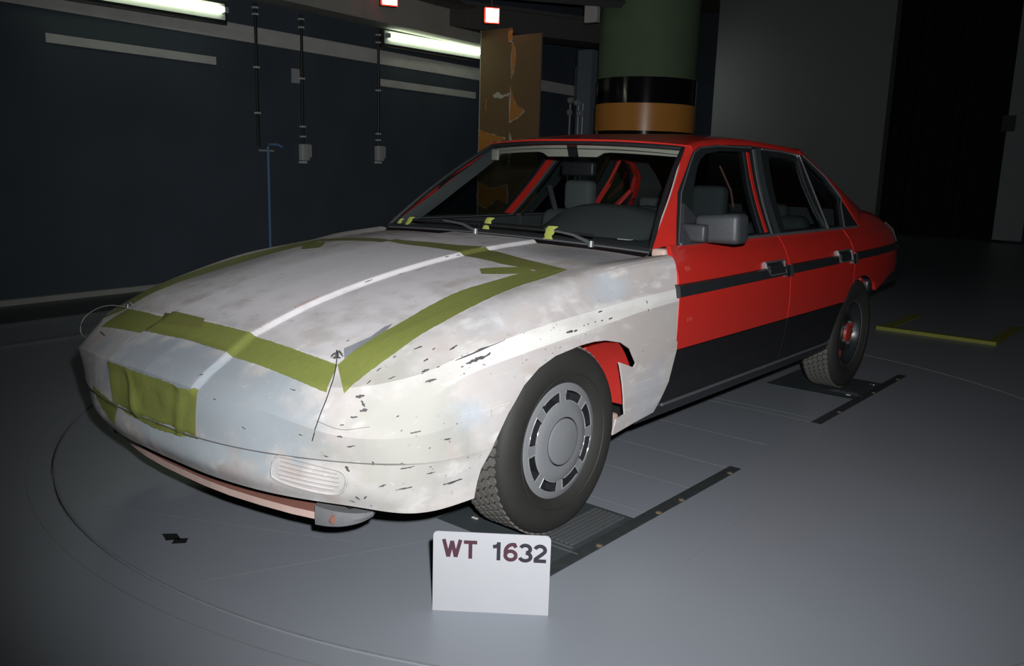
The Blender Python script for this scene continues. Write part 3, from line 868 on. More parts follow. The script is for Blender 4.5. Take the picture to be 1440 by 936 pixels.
# wheel opening, ragged behind the wheel
arch = [(-.4337, .1), (-.4313, .2453), (-.405, .33), (-.36, .40), (-.30, .475), (-.224, .545), (-.15, .587), (-.069, .612), (.06, .627), (.14, .629), (.208, .624), (.30, .604),
        (.365, .571), (.41, .512), (.395, .500), (.295, .535), (.33, .45), (.357, .366), (.372, .330), (.315, .324), (.30, .27), (.30, .1)]
cu = MB().prism(arch, lambda y, z: (-1.2, y, z), lambda y, z: (1.2, y, z)).build('cutter', M['dark'], None, smooth=False)
for o in [bonnet, nose]: solidify(o, 0.008, -1.0)
for o in parts_f: solidify(o, 0.006, -1.0, cu)
solidify(bump_, 0.008, -1.0)
cmesh = cu.data; bpy.data.objects.remove(cu); bpy.data.meshes.remove(cmesh)

# splitter tray below the bumper
tr = []
for (x, yo) in ((0, -.83), (.12, -.829), (.25, -.82), (.38, -.80), (.50, -.775), (.60, -.745), (.67, -.70)):
    tr.append([(x, yo + .30, .215), (x, yo + .03, .212), (x, yo, .208), (x, yo - .002, .188), (x, yo + .01, .184), (x, yo + .30, .184)])
tr = np.array(tr); trf = np.concatenate([mirror_x(tr)[::-1], tr[1:]])
MB().grid(trf[:, 2:5]).build('splitter_edge', M['pink'], car, recalc=False)
MB().grid(trf[:, 0:3]).build('splitter_tray', M['pinkdark'], car, recalc=False)
MB().grid(np.stack([trf[:, 1] + np.array([0, .03, 0]), trf[:, 1] + np.array([0, .06, .07])], 1)).build('air_dam', M['pinkdark'], car, recalc=False)
for sgn in (1, -1):
    arc_ = resample(hermite([(.590, -.766, 0), (.63, -.752, 0), (.668, -.728, 0), (.696, -.690, 0), (.704, -.650, 0)], 6), 14)
    g = []
    for i, (x, y, _) in enumerate(arc_):
        t = i / 13; zt, zb = .236 - .020 * t, .180 + .022 * t ** 2
        g.append([(sgn * (x - .03), y + .04, zt), (sgn * x, y, zt), (sgn * (x + .004), y - .004, (zt + zb) / 2), (sgn * x, y, zb), (sgn * (x - .03), y + .04, zb)])
    MB().grid(g).build('splitter_bracket', M['bracket'], car, recalc=False)
    MB().lathe([(-.004, .001), (-.004, .012), (.004, .012), (.004, .001)], (sgn * .648, -.748, .206), 'x', 10).build('bracket_bolt', M['pinkdark'], car)

# underbody
MB().box((-.66, -.70, .20), (.66, 3.55, .30)).build('floor_pan', M['dark'], car, smooth=False)
MB().box((-.64, -.60, .30), (.64, .62, .55)).build('engine_bay', M['dark'], car, smooth=False)
# front wheel houses, red inside
for sgn in (1, -1):
    wh = []
    for k in range(25):
        a = math.radians(3 + 132 * k / 24); y, z = .46 * math.cos(a), .315 + .40 * math.sin(a)
        wh.append([(sgn * .66, y, z), (sgn * (.80 if y < .1 else .80 + .072 * smooth01((y - .1) / .25)), y, z)])
    MB().grid(wh).build('wheel_house', M['red_inner'], car, recalc=False)
    MB().box((.655 if sgn > 0 else -.66, -.45, .25), (.66 if sgn > 0 else -.655, .47, .70)).build('inner_fender', M['red_inner'], car, smooth=False)
    for q in (.30, .335, .42):
        MB().tube([(sgn * .70, q, .70 - (q - .3) * .8), (sgn * .72, q + .02, .50), (sgn * .72, q + .05, .33)], .008, 6).build('fender_rib', M['red_inner'], car)
    rounded_box('filler_block', (.80 if sgn > 0 else -.87, .285, .255), (.87 if sgn > 0 else -.80, .36, .335), .012, M['pink'], car)

# ---------------- red body sides
ZT = [(.24, .850), (.31, .868), (.40, .882), (.50, .890), (.62, .894), (.72, .893), (.77, .887), (.82, .868), (.865, .840), (.905, .803), (1.0, .745)]


def taper(y): return float(np.interp(y, [-1, 2.6, 3.0, 3.3, 3.55, 3.7, 3.76], [0, 0, .006, .022, .048, .078, .105]))


def xs(y, z): return float(np.interp(z, [a for a, b in ZT], [b for a, b in ZT])) - taper(y)


GA, GC = 1.309, .56               # glasshouse plane x = GA - GC z


def xg(y, z): return GA - GC * z - .013 * math.sin(PI * min(1, max(0, (z - .905) / .39)))


gap_f = [(1.780, .905), (1.766, .87), (1.755, .80), (1.762, .70), (1.772, .60), (1.772, .518)]
gap_fl = [(1.772, .514), (1.765, .42), (1.745, .318)]
SIDES = {}
for sgn, sd in ((1, 'left'), (-1, 'right')):
    # front door
    d1 = empty('front_door', (sgn * .85, .72, .30), car)
    i1 = Matrix.Translation((-sgn * .85, -.72, -.30))
    d2 = empty('rear_door', (sgn * .85, 1.78, .30), car)
    i2 = Matrix.Translation((-sgn * .85, -1.78, -.30))

    def P1(o): o.matrix_parent_inverse = i1; return o

    def P2(o): o.matrix_parent_inverse = i2; return o
    P1(panel('door_skin', ([(.702, .518), (.704, .72), (.70, .755), (.715, .80), (.735, .87), (.765, .905)] if sgn > 0 else [(.702, .518), (.704, .72), (.92, .82), (.95, .905)]) + gap_f, [], xs, .02, M['red'], d1, sgn))
    P1(panel('lower_panel', [(.640, .318), (.672, .41), (.700, .514)] + gap_fl, [], xs, .02, M['black_band'], d1, sgn))
    g2 = [(y + .007, z) for y, z in gap_f[::-1]]
    archr = [(2.563, .518), (2.585, .55), (2.625, .592), (2.66, .61)]
    P2(panel('door_skin', g2 + [(2.655, .905), (2.66, .61)] + archr[-2::-1], [], xs, .02, M['red'], d2, sgn))
    g2l = [(y + .007, z) for y, z in gap_fl[::-1]]
    P2(panel('lower_panel', g2l + [(2.56, .514), (2.50, .42), (2.455, .318)], [], xs, .02, M['black_band'], d2, sgn))
    # rear quarter
    panel('rear_quarter', [(2.664, .905), (2.664, .612), (2.72, .632), (2.80, .640), (2.90, .636), (3.0, .615), (3.08, .575), (3.12, .53), (3.20, .55), (3.45, .60), (3.76, .62),
                           (3.76, .78), (3.70, .86), (3.55, .905), (3.2, .905)], [], xs, .02, M['red'], car, sgn, 0.08)
    # sill
    sg = []
    for y in np.linspace(.50, 2.44, 12):
        sg.append([(sgn * .80, y, .26), (sgn * .848, y, .256), (sgn * .858, y, .268), (sgn * .866, y, .300), (sgn * .862, y, .316), (sgn * .83, y, .318)])
    MB().grid(sg).build('sill', M['trim'], car, recalc=False, angle=25)
    MB().tube([(sgn * .870, .66, .306), (sgn * .870, 2.42, .306)], .006, 6).build('sill_edge', M['dullmetal'], car)
    # rubbing strip, in four lengths
    for (y0, y1, D) in ((.690, 1.735, 1), (1.775, 2.38, 2), (2.672, 3.752, 0)):
        sg = []
        for y in np.linspace(y0, y1, 14):
            zt = np.interp(y, [.7, 3.76], [.770, .789]); zb = np.interp(y, [.7, 3.76], [.718, .745])
            e = .012
            sg.append([(sgn * (xs(y, zb) - .004), y, zb), (sgn * (xs(y, zb) + e), y, zb + .006), (sgn * (xs(y, zt) + e), y, zt - .006), (sgn * (xs(y, zt) - .004), y, zt)])
        sg = [[(q[0] * 0 + sgn * .86 - sgn * taper(y0), q[1] - .001, q[2]) for q in sg[0]]] + sg + [[(sgn * .86 - sgn * taper(y1), q[1] + .001, q[2]) for q in sg[-1]]]
        o = MB().grid(sg).build('rubbing_strip', M['trim'], d1 if D == 1 else d2 if D == 2 else car, recalc=False, angle=25)
        if D == 1: P1(o)
        if D == 2: P2(o)
    # door handles: black recess, chrome surround, flap
    for yh, D, P in ((1.585, d1, P1), (2.495, d2, P2)):
        h0, h1 = .740, .803
        xh = lambda y, z: xs(y, min(z, .77)) + .004
        outl = [(yh - .105, h0 + .035), (yh - .105, h1), (yh + .105, h1), (yh + .105, h0), (yh - .07, h0)]
        inn = [(yh + (p[0] - yh) * .95, (h0 + h1) / 2 + (p[1] - (h0 + h1) / 2) * .84) for p in outl]
        P(panel('handle_surround', outl, [inn], lambda y, z: xs(y, z) + .013, .014, M['dullmetal'], D, sgn, .5))
        P(panel('handle_recess', inn, [], lambda y, z: xs(y, z) + .006, .01, M['rubber'], D, sgn, .5))
        fl_ = [(yh - .075, .758), (yh - .075, .785), (yh + .07, .785), (yh + .07, .752), (yh - .05, .750)]
        P(panel('handle', fl_, [], lambda y, z: xs(y, z) + .014, .01, M['trim'], D, sgn, .5))
    # strip between handle and gap
    for yy, D, P in ((1.70, d1, P1), (2.61, d2, P2)):
        P(panel('strip_end', [(yy + .0, .722), (yy + .0, .774), (yy + .035, .774), (yy + .035, .722)], [], lambda y, z: xs(y, z) + .011, .02, M['trim'], D, sgn, .5))
        P(panel('strip_joint', [(yy + .06, .722), (yy + .06, .774), (yy + .066, .774), (yy + .066, .722)], [], lambda y, z: xs(y, z) + .014, .02, M['frame'], D, sgn, .5))
    P1(panel('door_trim', [(.82, .36), (.82, .904), (1.777, .904), (1.777, .36)], [], lambda y, z: .775, .01, M['dash'], d1, sgn, .5))
    P2(panel('door_trim', [(1.778, .36), (1.778, .904), (2.62, .904), (2.40, .36)], [], lambda y, z: .775, .01, M['dash'], d2, sgn, .5))
    panel('quarter_trim', [(2.62, .50), (2.62, .904), (3.10, .904), (3.10, .64), (2.70, .64)], [], lambda y, z: .772, .01, M['dash'], car, sgn, .5)
    # window frames
    fo = [(.825, .905), (.955, 1.022), (1.04, 1.104), (1.165, 1.190), (1.233, 1.240), (1.285, 1.275), (1.36, 1.298), (1.558, 1.314), (1.948, 1.318), (1.735, .905)]
    fi = [(.97, .920), (1.055, 1.019), (1.18, 1.132), (1.265, 1.203), (1.325, 1.243), (1.40, 1.270), (1.56, 1.286), (1.80, 1.290), (1.620, .920)]
    P1(panel('window_frame', fo, [fi], lambda y, z: xg(y, z) + .004, .03, M['frame'], d1, sgn))
    P1(panel('window_glass', fi, [], lambda y, z: xg(y, z) - .006, .004, M['darkglass'], d1, sgn, .3))
    P1(panel('frame_stripe', [(1.822, 1.288), (1.850, 1.288), (1.682, .922), (1.655, .922)], [], lambda y, z: xg(y, z) + .007, .045, M['red'], d1, sgn))
    P1(panel('frame_edge', [(1.905, 1.304), (1.930, 1.304), (1.727, .907), (1.710, .907)], [], lambda y, z: xg(y, z) + .009, .02, M['dullmetal'], d1, sgn))
    o = MB().tube([(sgn * (xg(y, z) + .006), y, z) for y, z in ((.832, .912), (.955, 1.020), (1.04, 1.101), (1.165, 1.187), (1.233, 1.236), (1.285, 1.271), (1.36, 1.294), (1.558, 1.309), (1.90, 1.312))], .003, 5).build('frame_edge', M['dullmetal'], d1); P1(o)
    ro = [(1.815, .905), (2.005, 1.316), (2.24, 1.312), (2.488, 1.298), (2.450, .905)]
    ri = [(1.885, .920), (2.070, 1.274), (2.24, 1.272), (2.445, 1.260), (2.412, .920)]
    P2(panel('window_frame', ro, [ri], lambda y, z: xg(y, z) + .004, .03, M['frame'], d2, sgn))
    P2(panel('window_glass', ri, [], lambda y, z: xg(y, z) - .006, .004, M['darkglass'], d2, sgn, .3))
    o = MB().tube([(sgn * (xg(y, z) + .008), y, z) for y, z in ((2.02, 1.310), (2.24, 1.306), (2.480, 1.292), (2.442, .912))], .005, 6).build('frame_edge', M['chrome'], d2); P2(o)
    # quarter window
    qo = [(2.460, .905), (2.500, 1.296), (2.56, 1.290), (2.752, 1.190), (2.872, 1.068), (2.93, .905)]
    qi = [(2.482, .920), (2.520, 1.266), (2.56, 1.260), (2.735, 1.165), (2.835, 1.062), (2.665, .920)]
    panel('quarter_window_frame', qo, [qi], lambda y, z: xg(y, z) + .003, .03, M['frame'], car, sgn)
    panel('quarter_window_glass', qi, [], lambda y, z: xg(y, z) - .006, .004, M['darkglass'], car, sgn, .3)
    MB().tube([(sgn * (xg(y, z) + .008), y, z) for y, z in ((2.54, 1.290), (2.750, 1.186), (2.866, 1.068), (2.80, 1.02), (2.682, .912))], .005, 6).build('quarter_window_edge', M['dullmetal'], car)
    MB().tube([(sgn * (xs(y, .905) + .004), y, .908) for y in np.linspace(.84, 2.92, 16)], .007, 6).build('belt_moulding', M['dullmetal'], car)
    # ---- A pillar
    inner = hermite([(.738, .725, .886), (.695, .858, .976), (.645, 1.01, 1.08), (.60, 1.139, 1.181), (.575, 1.205, 1.236), (.553, 1.262, 1.286)], 5)
    outer_ = hermite([(.800, .835, .905), (.725, .972, 1.02), (.677, 1.066, 1.104), (.642, 1.15, 1.168), (.612, 1.242, 1.237), (.584, 1.320, 1.297)], 5)
    if sgn < 0: inner = outer_ + (inner - outer_) * .5
    g = []
    for a, b in zip(inner, outer_):
        m_ = (a + b) / 2 + np.array([.008, -.008, .006])
        g.append([(sgn * q[0], q[1], q[2]) for q in (a, m_, b, b + np.array([-.03, .03, -.01]))])
    MB().grid(g, flip=(sgn < 0)).build('a_pillar', M['red'], car, recalc=False, angle=50)
    if sgn > 0: MB().tube([(sgn * (q[0] + .004), q[1] - .004, q[2] + .002) for q in inner], .003, 5).build('pillar_edge', M['stripe'], car)
    g = [[(sgn * q[0], q[1], q[2]) for q in (a, a + np.array([-.02, .035, -.01]), (a + b) / 2 + np.array([-.045, .06, -.02]), b + np.array([-.035, .03, -.012]))] for a, b in zip(inner, outer_)]
    MB().grid(g).build('a_pillar_trim', M['dash'], car, recalc=False)
    # ---- C pillar, from the window edge over to the rear screen
    wline = hermite([(2.495, 1.316), (2.752, 1.196), (2.876, 1.074), (2.935, .905)], 6)
    g = []
    rl = hermite([(.572, 2.53, 1.326), (.640, 2.79, 1.190), (.695, 2.93, 1.095), (.750, 3.10, .997)], 6)
    bl = hermite([(.49, 2.58, 1.336), (.53, 2.85, 1.20), (.57, 3.03, 1.09), (.62, 3.22, .995)], 6)
    for w, a, b in zip(wline, rl, bl):
        g.append([(sgn * q[0], q[1], q[2]) for q in ((xg(w[0], w[1]) + .004 - .03, w[0], w[1]), (xg(w[0], w[1]) + .004, w[0], w[1]), tuple(a), tuple(b), (b[0], b[1], b[2] - .03))])
    MB().grid(g, flip=(sgn < 0)).build('c_pillar', M['red'], car, recalc=False, angle=60)
    g = [[(sgn * (xg(w[0], w[1]) - .045), w[0] + .01, w[1]), (sgn * (a[0] - .05), a[1] + .0, a[2] - .03), (sgn * (b[0] - .02), b[1], b[2] - .04)] for w, a, b in zip(wline, rl, bl)]
    MB().grid(g).build('c_pillar_trim', M['dash'], car, recalc=False)
    # inside: red frame edges seen through the windscreen
    if sgn < 0: MB().tube([(sgn * (xg(0, z) - .05), y, z) for y, z in ((2.47, .93), (2.49, 1.10), (2.47, 1.26), (2.62, 1.235), (2.76, 1.15), (2.80, 1.05), (2.72, .95))], .018, 6).build('inner_frame', M['red_inner'], car)
    # rear arch inside and bumper end
    MB().box((.60 if sgn > 0 else -.62, 2.35, .30), (.62 if sgn > 0 else -.60, 3.2, .66)).build('rear_wheel_house', M['dark'], car, smooth=False)
    MB().prism([(3.10, .40), (3.08, .60), (3.20, .56), (3.22, .45)], lambda y, z: (sgn * .80, y, z), lambda y, z: (sgn * .60, y, z)).build('rear_valance', M['red_inner'], car, smooth=False)
    MB().tube([(sgn * .80, 3.12, .50), (sgn * .82, 3.18, .42), (sgn * .80, 3.12, .30)], .014, 6).build('bumper_stay', M['dullmetal'], car)
    o = rounded_box('rear_bumper_end', (.70, 3.15, .505), (.80, 3.80, .585), .02, M['trim'], car, fn=lambda c: (sgn * (c[0] + .03), c[1], c[2] + (c[1] - 3.15) * .06))

# ---------------- roof
zc = lambda v_: float(np.interp(v_, [0, .25, .5, .75, 1], [1.322, 1.362, 1.378, 1.374, 1.345]))
zr = lambda v_: float(np.interp(v_, [0, .12, .30, .5, .75, 1], [1.300, 1.325, 1.343, 1.349, 1.339, 1.322]))
xr = lambda v_: float(np.interp(v_, [0, .2, .5, .75, 1], [.582, .562, .554, .560, .572]))
g = []
for j in range(25):
    v_ = j / 24; row = []
    for i in range(-16, 17):
        q = i / 16
        y = (1.195 + .09 * q * q) * (1 - v_) + (2.60 - .07 * q * q) * v_
        row.append((q * xr(v_), y, zr(v_) + (zc(v_) - zr(v_)) * (1 - abs(q) ** 2.6)))
    l, r_ = row[0], row[-1]
    row = [(l[0] - .012, l[1], l[2] - .026)] + row + [(r_[0] + .012, r_[1], r_[2] - .026)]
    g.append(row)
hd = [(x, y + .012, z - .022) for x, y, z in g[0]]
g = [hd] + g
MB().grid(g).build('roof', M['red'], car, recalc=False, angle=60)
g = [[(x * .96, y, z - .045) for x, y, z in row[1:-1]] for row in g[1:]]
MB().grid(g).build('headlining', M['dash'], car, recalc=False)

# ---------------- windscreen
base = [(q * .740, .668 + .057 * q * q, .903 - .020 * q * q) for q in np.linspace(-1, 1, 25)]
top = [(q * .555, 1.205 + .062 * q * q, 1.306 - .019 * q * q) for q in np.linspace(-1, 1, 25)]
g = [[np.array(a) * (1 - t) + np.array(b) * t + np.array([0, -.035, .028]) * 4 * t * (1 - t) * .5 for a, b in zip(base, top)] for t in np.linspace(0, 1, 9)]
g = [[np.array((q[0] * (1.012 if q[0] < 0 else 1), q[1] + (.0 * (q[0] / .74) ** 2 if q[0] < 0 else 0), q[2])) for q in r_] for r_ in g]
MB().grid(g).build('windscreen', M['glass'], car, recalc=False)
G = np.array(g)
loop = list(G[0]) + [r_[-1] for r_ in G[1:]] + list(G[-1][::-1][1:]) + [r_[0] for r_ in G[::-1][1:]]
MB().tube(loop, .011, 6).build('windscreen_seal', M['rubber'], car)
MB().grid([[(x, y - .052, z - .036) for x, y, z in base], [(x, y - .030, z - .017) for x, y, z in base], [(x, y - .006, z - .008) for x, y, z in base], [(x, y + .01, z + .002) for x, y, z in base]]).build('cowl_panel', M['bandblack'], car, recalc=False)
MB().tube([(x, y - .008, z - .006) for x, y, z in base], .0035, 6).build('cowl_edge', M['dullmetal'], car)
# rear screen
g = [[(q * (.49 + .13 * t), 2.58 + .66 * t - .03 * q * q, 1.338 - .345 * t) for q in np.linspace(-1, 1, 13)] for t in np.linspace(0, 1, 7)]
MB().grid(g).build('rear_screen', M['rearglass'], car, recalc=False)

# ---------------- boot
cols = [(2.93, 0), (3.10, .0), (3.30, -.012), (3.50, -.032), (3.63, -.065), (3.71, -.115), (3.76, -.18)]
g = []
for y, dz in cols:
    sx_ = xs(y, .905) if dz > -.1 else xs(y, .86 if dz > -.15 else .80)
    zb = min(.905, 1.0 + dz - .01) if dz > -.1 else (.86 if dz > -.15 else .79)
    zt = 1.0 + dz
    half = [(sx_, y, zb), (sx_ - .025, y, zb + (zt - zb) * .55), (sx_ - .07, y, zt - .004), (.55, y, zt + .006), (.25, y, zt + .014), (0, y, zt + .016)]
    g.append([(-a, b, c) for a, b, c in half] + half[::-1][1:])
MB().grid(g).build('boot', M['red'], car, recalc=False, angle=60)
last = g[-1]
MB().grid([last, [(a * .97, 3.80, b_ - .06) for a, _, b_ in last], [(a * .97, 3.80, .60) for a, _, b_ in last]]).build('tail_panel', M['red'], car, recalc=False)
MB().tube([(xs(3.755, .64) + .002, 3.758, .64), (xs(3.755, .78) + .002, 3.758, .78), (xs(3.70, .86) + .002, 3.702, .862), (xs(3.60, .9) + .001, 3.60, .905)], .006, 6).build('tail_edge', M['dullmetal'], car)

# ---------------- windscreen furniture
vis = [(q * .545, 1.200 + .046 * q * q, 1.290 - .018 * q * q) for q in np.linspace(-1, 1, 41)]


def visor(name, q0, q1, deep, material):
    pts = [(q, 0) for q in np.linspace(q0, q1, 16)]
    g_ = []
    for q, _ in pts:
        y, z = 1.225 + .058 * q * q, 1.294 - .018 * q * q
        d_ = deep(q)
        g_.append([(q * .548, y, z), (q * .545, y + .018, z - d_), (q * .543, y + .03, z - d_)])
    return MB().grid(g_).build(name, material, car, recalc=False)


visor('sun_visor', -.98, -.09, lambda q: .028 + .024 * smooth01((q + .42) / .1), M['visor'])
visor('sun_visor', .02, .97, lambda q: .028 + .024 * smooth01((.30 - q) / .1), M['visor'])
visor('mirror_mount', -.085, .015, lambda q: .053, M['rubber'])
rounded_box('corner_trim', (-.548, 1.245, 1.215), (-.50, 1.262, 1.272), .008, M['visor'], car)
rv = empty('interior_mirror', (-.045, 1.33, 1.185), car)
o = rounded_box('mirror_shell', (-.095, -.02, -.034), (.095, .02, .034), .012, M['rubber'], rv)
# dashboard with instrument hood
prof = [(.72, .84), (.78, .868), (.93, .895), (1.10, .908), (1.17, .885), (1.20, .80), (1.20, .60)]
MB().grid([[(x, y, z) for y, z in prof] for x in np.linspace(-.71, .71, 9)]).build('dashboard', M['dash'], car, recalc=False)
g = []
for k in range(21):
    a = PI * k / 20; c_, s_ = math.cos(a), math.sin(a)
    x = .285 - .285 * math.copysign(abs(c_) ** .8, c_); h = .135 * s_ ** .75
    g.append([(x, .93, .90), (x * .96 + .01, 1.04, .90 + h * .88), (x, 1.12, .90 + h), (x, 1.26, .90 + h * .9), (x, 1.26, .86)])
MB().grid(g).build('instrument_hood', M['dash'], car, recalc=False, angle=60)
sw = empty('steering_wheel', (.38, 1.36, .84), car)
MB().lathe([(.014 * math.cos(a), .19 + .014 * math.sin(a)) for a in np.linspace(0, 2 * PI, 9)], (0, 0, 0), 'x', 28).build('rim', M['rubber'], sw)
rounded_box('hub', (-.02, -.16, -.03), (.02, .16, .03), .012, M['rubber'], sw)
sw.rotation_euler = (0, math.radians(-20), math.radians(90))


def seat(x, y, w, name='front_seat'):
    t = empty(name, (x, y, .30), car)
    rounded_box('cushion', (-w, -.42, .02), (w, .10, .20), .05, M['cloth'], t)
    rounded_box('backrest', (-w, .02, .16), (w, .16, .66), .05, M['cloth'], t, fn=lambda c: (c[0] * (1 - .12 * max(0, c[2] - .3)), c[1] + .22 * (c[2] - .16), c[2]))
    return t


for x in (.43, -.36):
    t = seat(x, 1.62, .25)
    rounded_box('headrest', (-.090, .13, .655), (.090, .22, .822), .03, M['cloth'], t)
    MB().tube([(-.05, .17, .60), (-.05, .17, .70)], .008, 6).build('headrest_post', M['chrome'], t)
    MB().tube([(.05, .17, .60), (.05, .17, .70)], .008, 6).build('headrest_post', M['chrome'], t)
t = seat(0, 2.45, .64, 'rear_bench')
for x in (-.36, .36): rounded_box('headrest', (x - .13, .16, .62), (x + .13, .24, .72), .03, M['cloth'], t)
MB().box((-.78, 2.56, .865), (.78, 3.20, .895)).build('parcel_shelf', M['dash'], car, smooth=False)
MB().box((-.70, 3.08, .60), (.70, 3.11, .992)).build('rear_bulkhead', M['dash'], car, smooth=False)
# belt strap and cables in the cabin
MB().tube([(-.60, 1.82, 1.08), (-.52, 1.78, .95), (-.50, 1.75, .80)], .018, 4).build('seat_belt', M['plastic'], car)
MB().tube([(.42, 1.9, 1.22), (.50, 1.88, 1.10), (.53, 1.86, 1.02)], .005, 5).build('loose_cable', M['pinkdark'], car)
MB().box((.50, .86, .903), (.56, .885, .907)).build('paper_note', M['white'], car, smooth=False)

# wipers
for x0, x1 in ((.50, -.10), (-.10, -.62)):
    wpz = lambda x: .893 - .020 * (x / .735) ** 2
    wpy = lambda x: .655 + .057 * (x / .735) ** 2
    wi = empty('wiper', (x0, wpy(x0), wpz(x0)), car); iv = Matrix.Translation((-x0, -wpy(x0), -wpz(x0)))
    o = MB().tube([(x0, wpy(x0) - .01, wpz(x0) + .012), (x0 - .10, wpy(x0 - .1) + .01, wpz(x0 - .1) + .035), (x0 - .25, wpy(x0 - .25) + .03, wpz(x0 - .25) + .045)], [.008, .006, .004], 6).build('wiper_arm', M['dullmetal'], wi); o.matrix_parent_inverse = iv
    o = MB().tube([(x, wpy(x) + .035, wpz(x) + .038) for x in np.linspace(x0 - .02, x1, 8)], .006, 6).build('wiper_blade', M['rubber'], wi); o.matrix_parent_inverse = iv
    o = MB().lathe([(-.012, .001), (-.012, .014), (.012, .012), (.012, .001)], (x0, wpy(x0) - .012, wpz(x0) + .01), 'z', 12).build('wiper_pivot', M['dullmetal'], wi); o.matrix_parent_inverse = iv

# door mirrors
for sgn in (1,):
    dm = empty('door_mirror', (sgn * .78, .90, .90), car); iv = Matrix.Translation((-sgn * .78, -.90, -.90))
    o = MB().prism([(.84, .908), (.93, .992), (1.00, 1.060), (1.05, 1.00), (1.05, .908)], lambda y, z: (sgn * (xg(y, z) + .004), y, z), lambda y, z: (sgn * (xg(y, z) + .022), y, z)).build('sail_panel', M['plastic'], dm, smooth=False); o.matrix_parent_inverse = iv
    o = rounded_box('mirror_arm', (.76, .91, .915), (.87, .98, .985), .012, M['plastic'], dm, fn=lambda c: (sgn * c[0], c[1], c[2])); o.matrix_parent_inverse = iv
    o = rounded_box('mirror_housing', (.808, .940, .903), (.990, 1.045, 1.023), .022, M['plastic'], dm, seg=4,
                    fn=lambda c: (sgn * (c[0] - .004 * (c[2] - .9) / .1), c[1] + (c[0] - .83) * .12, c[2] + .010 - (0.012 if c[0] < .86 and c[2] > .98 else 0))); o.matrix_parent_inverse = iv
    o = rounded_box('mirror_glass', (.825, 1.046, .918), (.968, 1.050, 1.010), .002, M['chrome'], dm, seg=1, fn=lambda c: (sgn * c[0], c[1] + (c[0] - .83) * .12, c[2] + .006)); o.matrix_parent_inverse = iv
    for k in range(0):
        o = MB().tube([(sgn * (.785 + .012 * k), .905, .925), (sgn * (.775 + .012 * k), .91, .985)], .004, 5).build('arm_rib', M['trim'], dm); o.matrix_parent_inverse = iv

# ---------------- wheels
TW = [(.072, .186), (.080, .194), (.092, .212), (.100, .235), (.1015, .258), (.097, .282), (.087, .299), (.076, .307), (.066, .3095), (0, .310)]
TYP = TW + [(-a, b) for a, b in TW[::-1][1:]]


def tyre(parent, sgn):
    MB().lathe([(.074, .188), (.070, .19)] + TYP + [(-.07, .19)], (0, 0, 0), 'x', 72, sgn).build('tyre', M['tyre'], parent, angle=60)
    MB().lathe([(.0985, .222), (.1015, .224), (.1000, .227)], (0, 0, 0), 'x', 72, sgn).build('sidewall_ring', M['tyre'], parent)
    g_ = MB(); nrow = 62
    for c_ in range(5):
        for k in range(nrow):
            a0 = 2 * PI * (k + (.5 if c_ % 2 else 0)) / nrow; xc = (c_ - 2) * .0285
            hx = []
            for q in range(6):
                an = q * PI / 3; hx.append((max(-.070, min(.070, xc + .0158 * math.cos(an))), a0 + .0152 * math.sin(an) / .315))
            base_ = [(x, .309 * math.cos(a), .309 * math.sin(a)) for x, a in hx]; top_ = [(x, .315 * math.cos(a), .315 * math.sin(a)) for x, a in hx]
            g_.add(base_ + top_, [tuple(range(6, 12))] + [(q, (q + 1) % 6, 6 + (q + 1) % 6, 6 + q) for q in range(6)])
    tag(g_.build('tread_block', M['tread'], parent, smooth=False, recalc=False), kind='stuff')


